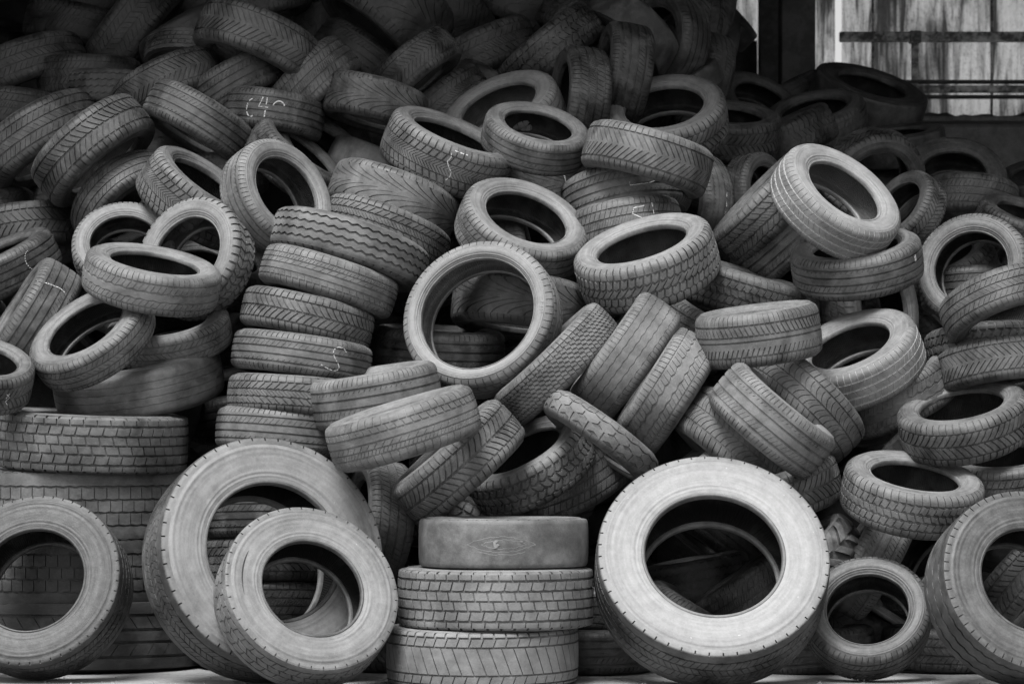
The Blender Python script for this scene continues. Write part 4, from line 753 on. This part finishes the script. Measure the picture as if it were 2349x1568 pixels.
    ('', 'allseason', (-2.7, 16.141, 1.325), (-0.505, -0.146, -0.851), 0.58, 0.36, 5.73, 0.036, 0.1, 'dark slit-treaded tyre half buried behind the dark truck tyre with deep slanted blocks', 1),
    ('', 'winter', (-2.051, 15.29, 1.379), (-0.401, -0.117, 0.908), 0.582, 0.36, 2.37, 0.071, 0.1, 'dark chevron-treaded tyre half buried behind the bald truck tyre with faint wavy lines', 1),
    ('', 'summer', (-1.391, 14.3, 1.255), (-0.206, -0.299, 0.932), 0.633, 0.36, 1.88, 0.063, 0.1, 'dark four-grooved tyre half buried behind the slit-shouldered tyre low in the leaning stack', 1),
    ('', 'rib5', (-1.162, 16.471, 1.404), (-0.337, -0.403, -0.851), 0.587, 0.36, 5.56, 0.024, 0.1, 'dark ribbed tyre half buried behind the tyre with crossed diamond sipes', 1),
    ('', 'winter', (-0.9, 16.971, 1.319), (-0.354, -0.232, -0.906), 0.602, 0.36, 0.22, 0.039, 0.1, 'dark chevron-treaded tyre half buried behind the four-grooved tyre resting on a pale dusty tyre', 1),
    ('', 'winter', (-0.299, 17.16, 1.354), (0.709, -0.145, 0.69), 0.603, 0.36, 2.34, 0.038, 0.1, 'dark chevron-treaded tyre half buried behind the flat four-grooved tyre', 1),
    ('', 'rib5', (0.231, 17.16, 1.434), (-0.372, -0.303, 0.877), 0.61, 0.36, 5.12, 0.073, 0.1, 'dark ribbed tyre half buried behind the tyre on edge with many fine wavy ribs', 1),
    ('', 'winter', (0.621, 17.36, 1.231), (0.196, -0.439, 0.877), 0.556, 0.36, 4.03, 0.043, 0.1, 'dark chevron-treaded tyre half buried behind the narrow honeycomb-treaded tyre arching between its neighbours', 1),
    ('', 'summer', (1.126, 15.47, 1.303), (-0.145, -0.302, -0.942), 0.59, 0.36, 2.14, 0.074, 0.1, 'dark four-grooved tyre half buried behind the broad worn tyre with one wavy centre groove', 1),
    ('', 'allseason', (1.408, 13.84, 1.213), (-0.208, -0.374, -0.904), 0.61, 0.36, 0.19, 0.062, 0.1, 'dark slit-treaded tyre half buried behind the tyre with net-like curved sipes arching over', 1),
    ('', 'winter', (1.648, 14.18, 1.238), (-0.224, -0.331, -0.917), 0.596, 0.36, 1.36, 0.025, 0.1, 'dark chevron-treaded tyre half buried behind the tyre with net-like curved sipes arching over', 1),
    ('', 'winterblock', (2.351, 16.245, 1.316), (-0.0, -0.162, 0.987), 0.606, 0.36, 0.3, 0.053, 0.1, 'dark block-treaded tyre half buried behind the tyre with one wavy groove line', 1),
    ('', 'allseason', (2.408, 13.6, 1.205), (0.045, -0.352, 0.935), 0.586, 0.36, 3.85, 0.024, 0.1, 'dark slit-treaded tyre half buried behind the dark herringbone tyre resting', 1),
    ('', 'baldline', (-2.643, 13.972, 0.942), (-0.534, -0.38, 0.756), 0.625, 0.36, 0.43, 0.048, 0.1, 'dark nearly bald tyre half buried behind the widest flat truck tyre', 1),
    ('', 'baldline', (-2.342, 14.7, 0.874), (-0.162, -0.155, 0.975), 0.67, 0.36, 2.82, 0.078, 0.1, 'dark nearly bald tyre half buried behind the dark truck tyre with deep slanted blocks', 1),
    ('', 'summer', (-1.879, 14.898, 0.995), (-0.542, -0.207, -0.814), 0.616, 0.36, 2.42, 0.068, 0.1, 'dark four-grooved tyre half buried behind the dark bald tyre tilted', 1),
    ('', 'allseason', (-1.713, 15.458, 0.888), (0.468, -0.346, -0.813), 0.606, 0.36, 4.29, 0.036, 0.1, 'dark slit-treaded tyre half buried behind the dark bald tyre tilted', 1),
    ('', 'rib5', (-1.067, 14.5, 0.928), (-0.062, -0.178, -0.982), 0.607, 0.36, 3.11, 0.048, 0.1, 'dark ribbed tyre half buried behind the slit-shouldered tyre low in the leaning stack', 1),
    ('', 'allseason', (-0.727, 17.42, 0.989), (0.31, -0.344, -0.886), 0.587, 0.36, 0.13, 0.056, 0.1, 'dark slit-treaded tyre half buried behind the long tilted tyre with pale dusty blocks', 1),
    ('', 'winterblock', (-0.207, 13.906, 0.926), (0.392, -0.284, 0.875), 0.588, 0.36, 1.69, 0.035, 0.1, 'dark block-treaded tyre half buried behind the winter tyre with deep angled sipes leaning', 1),
    ('', 'summer', (0.145, 14.346, 0.854), (0.369, -0.178, 0.912), 0.594, 0.36, 1.38, 0.051, 0.1, 'dark four-grooved tyre half buried behind the tyre with small knobbly blocks', 1),
    ('', 'baldline', (0.609, 17.56, 0.875), (-0.04, -0.22, 0.975), 0.587, 0.36, 5.82, 0.079, 0.1, 'dark nearly bald tyre half buried behind the narrow honeycomb-treaded tyre arching between its neighbours', 1),
    ('', 'summer', (1.138, 15.93, 1.002), (0.746, -0.351, 0.566), 0.614, 0.36, 0.02, 0.053, 0.1, 'dark four-grooved tyre half buried behind the tyre peeping out', 1),
    ('', 'winter', (1.528, 16.21, 0.834), (-0.625, -0.027, 0.78), 0.604, 0.36, 5.33, 0.066, 0.1, 'dark chevron-treaded tyre half buried behind the wavy-slit tyre peeping out', 1),
    ('', 'baldline', (1.965, 16.41, 0.8), (-0.778, -0.162, 0.607), 0.622, 0.36, 0.5, 0.069, 0.1, 'dark nearly bald tyre half buried behind the tyre lying nearly flat with fish-scale tread rows', 1),
    ('', 'baldline', (2.041, 13.605, 0.85), (0.692, -0.222, 0.687), 0.632, 0.36, 5.55, 0.061, 0.1, 'dark nearly bald tyre half buried behind the dark open ring with a deep stepped rim', 1),
    ('', 'winterblock', (2.453, 14.005, 0.932), (-0.531, -0.211, 0.821), 0.587, 0.36, 5.0, 0.036, 0.1, 'dark block-treaded tyre half buried behind the dark tyre lying flat', 1),
    ('', 'winterblock', (-2.697, 13.878, 0.542), (0.044, -0.331, 0.943), 0.593, 0.36, 0.65, 0.021, 0.1, 'dark block-treaded tyre half buried behind the grey truck tyre standing on the ground', 1),
    ('', 'summer', (-2.503, 14.92, 0.532), (0.587, -0.002, 0.81), 0.592, 0.36, 5.06, 0.032, 0.1, 'dark four-grooved tyre half buried behind the grey truck tyre standing on the ground', 1),
    ('', 'winterblock', (-1.865, 14.2, 0.453), (0.245, -0.186, 0.951), 0.579, 0.36, 2.49, 0.029, 0.1, 'dark block-treaded tyre half buried behind the shaded flat truck tyre in the stack', 1),
    ('', 'allseason', (-1.634, 14.7, 0.481), (-0.484, -0.313, 0.817), 0.568, 0.36, 1.21, 0.03, 0.1, 'dark slit-treaded tyre half buried behind the large pale truck tyre', 1),
    ('', 'winter', (-0.979, 13.9, 0.569), (-0.284, -0.384, 0.879), 0.626, 0.36, 2.09, 0.061, 0.1, 'dark chevron-treaded tyre half buried behind the shaded stacked tyre', 1),
    ('', 'winterblock', (-0.706, 14.34, 0.573), (-0.736, -0.25, 0.629), 0.622, 0.36, 5.06, 0.038, 0.1, 'dark block-treaded tyre half buried behind the tyre standing upright with ladder-like slits', 1),
    ('', 'baldline', (-0.387, 14.72, 0.505), (-0.35, -0.395, -0.849), 0.583, 0.36, 2.6, 0.042, 0.1, 'dark nearly bald tyre half buried behind the light tyre peeping out', 1),
    ('', 'baldline', (0.014, 15.066, 0.544), (0.479, -0.43, -0.765), 0.57, 0.36, 4.2, 0.05, 0.1, 'dark nearly bald tyre half buried behind the bald square-edged tyre with an eye-shaped worn patch', 1),
    ('', 'allseason', (0.627, 17.76, 0.556), (0.289, -0.235, -0.928), 0.57, 0.36, 4.06, 0.042, 0.1, 'dark slit-treaded tyre half buried behind the tyre with crossed grooves', 1),
    ('', 'winterblock', (1.086, 18.02, 0.394), (0.41, -0.186, 0.893), 0.576, 0.36, 4.43, 0.075, 0.1, 'dark block-treaded tyre half buried behind the whitest and largest truck tyre', 1),
    ('', 'allseason', (1.711, 16.73, 0.569), (0.592, -0.198, 0.781), 0.615, 0.36, 4.63, 0.073, 0.1, 'dark slit-treaded tyre half buried behind the small knobbly tractor-like tyre with chunky lugs', 1),
    ('', 'summer', (2.021, 17.23, 0.556), (-0.271, -0.219, -0.937), 0.585, 0.36, 6.21, 0.069, 0.1, 'dark four-grooved tyre half buried behind the small knobbly tractor-like tyre with chunky lugs', 1),
    ('', 'winterblock', (2.07, 14.185, 0.573), (-0.405, -0.14, 0.903), 0.581, 0.36, 5.56, 0.039, 0.1, 'dark block-treaded tyre half buried behind the tyre lying nearly flat with fish-scale tread rows', 1),
    ('', 'baldline', (2.532, 14.545, 0.578), (0.056, -0.39, 0.919), 0.623, 0.36, 5.33, 0.051, 0.1, 'dark nearly bald tyre half buried behind the grey truck tyre with zigzag ribs', 1),
    ('', 'allseason', (-2.363, 15.12, 0.219), (-0.275, -0.118, 0.954), 0.612, 0.36, 4.27, 0.022, 0.1, 'dark slit-treaded tyre half buried behind the grey truck tyre standing on the ground', 1),
    ('', 'baldline', (2.092, 13.89, 0.243), (0.304, -0.135, -0.943), 0.587, 0.36, 3.9, 0.045, 0.1, 'dark nearly bald tyre half buried behind the dark flat tyre on the floor', 1),
    ('', 'winter', (2.589, 14.278, 0.223), (-0.261, -0.238, 0.935), 0.636, 0.36, 3.03, 0.041, 0.1, 'dark chevron-treaded tyre half buried behind the grey truck tyre with zigzag ribs', 1),
]
tyres = {}
for (key, k, loc, n, D, w, spin, dust, gro, label, half) in TYRES:
    r = make_tyre(k, loc, n, D, w, spin, dust, label, gro)
    if half: r['group'] = 'half-buried shaded tyres of the heap'
    if key: tyres[key] = r
bpy.context.view_layer.update()

# ------------------------------------------------------------------ chalk marks and wear drawn on the tyres
def marks(root, k, name, strokes, width=.012, m=None, du=0.0, lift=.004, side=False):
    """strokes are lists of (p, q): p along the tread to the right, q across it upward (or round/out on a sidewall)"""
    shape = KINDS[k][0]
    M = root.matrix_world
    lc = M.inverted() @ camo.matrix_world.translation
    a0 = math.atan2(lc.y, lc.x)
    nrm = (M.to_3x3() @ Vector((0, 0, 1))).normalized()
    rad = (M.to_3x3() @ Vector((math.cos(a0), math.sin(a0), 0))).normalized()
    tg = nrm.cross(rad)
    su = 1 if (tg.x if abs(tg.x) > abs(tg.z) else tg.z) > 0 else -1
    sv = 1 if (nrm.z if abs(nrm.z) > abs(nrm.x) else nrm.x) > 0 else -1
    V, F = [], []
    for st in strokes:
        base = len(V)
        for i, (p, q) in enumerate(st):
            p0 = st[max(i - 1, 0)]; p1 = st[min(i + 1, len(st) - 1)]
            d = Vector((p1[0] - p0[0], (p1[1] - p0[1]) * .35, 0)); d.normalize()
            nx, ny = -d.y * width / 2, d.x * width / 2 / .35
            for s in (-1, 1):
                V.append(surf_pt(shape, (a0 + su * (p + du + s * nx)) / TAU, sv * (q + s * ny), -lift))
        for i in range(len(st) - 1): F.append((base + 2 * i, base + 2 * i + 1, base + 2 * i + 3, base + 2 * i + 2))
    return obj(name, mesh(name, V, F), root, [m or CHALK])
def arc(cx, cy, rx, ry, a0, a1, n=14): return [(cx + rx * math.cos(R(a0 + (a1 - a0) * i / n)), cy + ry * math.sin(R(a0 + (a1 - a0) * i / n))) for i in range(n + 1)]
def dashes(st, keep=3, skip=1):
    out = []; i = 0
    while i < len(st) - 1:
        out.append(st[i:i + keep + 1]); i += keep + skip
    return [s for s in out if len(s) > 1]
T = tyres
def wob(st):
    r = random.Random(len(st)); return [(p + r.uniform(-.006, .006), q + r.uniform(-.03, .03)) for p, q in st]
def lens(cx, cy, hx, hy, s, n=28): return [(cx - hx + 2 * hx * i / n, cy + s * hy * (1 - (2 * i / n - 1) ** 2)) for i in range(n + 1)]
if 'S6' in T:
    s = smoothpts([(.15, .42), (.10, .60), (.0, .62), (-.06, .42), (-.04, .12), (.03, -.18), (.06, -.42), (.01, -.58), (-.10, -.54), (-.22, -.38)], 4)
    marks(T['S6'], 'summer', 'chalk_mark', dashes(s, 4, 1), .014, du=.50)
if 'U21' in T:
    marks(T['U21'], 'summer', 'chalk_mark', [[(-.1, .5), (-.16, 0), (.02, 0)], [(-.02, .5), (-.03, -.5)]] + dashes(arc(-.30, -.1, .1, .45, 90, 300), 3, 1) + [arc(.22, .0, .12, .4, 160, 30)], .02, du=-.12)
if 'C6' in T:
    marks(T['C6'], 'herringw', 'chalk_mark', [[(-.02, .75), (.0, .55), (-.03, .35), (.02, .15), (.08, .0), (.09, -.2), (.05, -.4)]] + dashes([(.02 + .03 * i, .86) for i in range(8)], 2, 1), .013, du=.08)
if 'C13' in T: marks(T['C13'], 'summer', 'chalk_mark', [[(-.2, -.05), (-.2, -.2), (.1, -.2), (.2, -.12), (.2, .15)]], .014, du=.3)
if 'C14' in T: marks(T['C14'], 'allseason', 'chalk_mark', [[(.15, .5), (-.05, .45), (-.08, .2), (.05, .0), (.15, -.2)]] + dashes([(.3, .6 - .1 * i) for i in range(12)], 2, 1), .015, du=.25)
if 'C16' in T: marks(T['C16'], 'swoosh', 'chalk_mark', dashes([(.0, .7), (.05, .4), (.08, .1), (.08, -.2), (.03, -.5)], 1, 0), .014, du=.15)
if 'L11' in T: marks(T['L11'], 'summer', 'chalk_mark', dashes(arc(.45, .15, .12, .5, 90, 270, 24), 1, 1), .014, du=.1)
if 'L9' in T: marks(T['L9'], 'winter', 'chalk_mark', [[(.0, .3), (.08, .1), (.0, -.1), (.06, -.3)], [(.06, .3), (.0, .05)]], .014, du=.55)
if 'L10' in T: marks(T['L10'], 'summer', 'chalk_mark', [[(.62, -.9), (.66, -.4), (.70, .1), (.68, .4)]], .012)
if 'UR8' in T: marks(T['UR8'], 'summer', 'chalk_mark', dashes([(-.5 + .09 * i, .3) for i in range(10)], 1, 1), .016)
if 'R2' in T: marks(T['R2'], 'summer', 'chalk_mark', [[(.0, .5), (.0, .2)]], .05, du=1.05)
if 'F7' in T:
    m = rubber('rubber_scab', .03, .30, 'tread')
    wp = marks(T['F7'], 'bald', 'worn_patch', [wob(lens(.0, .0, .40, .30, 1)), wob(lens(.0, .0, .40, .30, -1)), wob(lens(.03, .0, .26, .18, 1)), wob(lens(.03, .0, .26, .17, -1)), wob(lens(.02, .0, .52, .40, -1)[6:22])], .007, m, du=-.03, lift=.001)
    wp['dust'] = .58
    rnd1 = random.Random(3); V, F = [], []
    wc = marks(T['F7'], 'bald', 'torn_scab', [[(-.05 + rnd1.uniform(-.02, .02), rnd1.uniform(-.16, .16)), (-.03 + rnd1.uniform(-.03, .03), rnd1.uniform(-.16, .16))] for _ in range(9)] + [[(.24, .14), (.27, .10)]], .022, m, du=-.05, lift=.008)
    wc['dust'] = .7
# ------------------------------------------------------------------ crescent gash in the sidewall of the propped tyre
def side_cut(root, k, a0, a1, r, width):
    shape, rim, depth, ribs = KINDS[k]
    sw = side_parts(shape, rim)[0]
    pr = sorted({(round(math.hypot(v.co.x, v.co.y), 4), round(v.co.z, 4)) for v in sw.vertices[:40]})
    V, F = [], []
    n = 24
    for i in range(n + 1):
        t = i / n; a = a0 + (a1 - a0) * t; h = width * math.sin(math.pi * t) ** .6
        for rr in (r - h / 2, r + h / 2):
            z = float(np.interp(rr, [p[0] for p in pr], [p[1] for p in pr]))
            V.append((rr * math.cos(a), rr * math.sin(a), z + .012))
    for i in range(n): F.append((2 * i, 2 * i + 1, 2 * i + 3, 2 * i + 2))
    o = obj('gash', mesh('gash', V, F), root, [RUB_F]); o['dust'] = .0; o['groove'] = .0
if 'F3' in T:
    M = T['F3'].matrix_world.inverted().to_3x3()
    d = M @ Vector((-1, 0, .08)); a = math.atan2(d.y, d.x)
    side_cut(T['F3'], 'trucknotch', a - .36, a + .34, .80, .016)

# ------------------------------------------------------------------ moulded size mark on the sidewall of the low-profile ring
def lettering(root, k, text, ang, r0, size):
    shape, rim, depth, ribs = KINDS[k]
    sw = side_parts(shape, rim)[0]
    pr = sorted({(round(math.hypot(v.co.x, v.co.y), 4), round(v.co.z, 4)) for v in sw.vertices[:40]})
    cu = bpy.data.curves.new('lettering', 'FONT'); cu.body = text; cu.size = size; cu.align_x = 'CENTER'; cu.space_character = 1.25
    tmp = bpy.data.objects.new('lettering', cu); C.objects.link(tmp)
    me = bpy.data.meshes.new_from_object(tmp.evaluated_get(bpy.context.evaluated_depsgraph_get()))
    bpy.data.objects.remove(tmp, do_unlink=True)
    for v in me.vertices:
        r = r0 + v.co.y; a = ang - v.co.x / r0
        z = float(np.interp(r, [p[0] for p in pr], [p[1] for p in pr]))
        v.co = (r * math.cos(a), r * math.sin(a), z + .02)
    o = obj('raised_lettering', me, root, [RUB_S]); o['dust'] = .85; o['groove'] = .0
bpy.context.view_layer.update()
M = T['C1'].matrix_world.inverted().to_3x3(); d = M @ Vector((1, 0, -.03))
lettering(T['C1'], 'low', 'P 320', math.atan2(d.y, d.x), .845, .055)
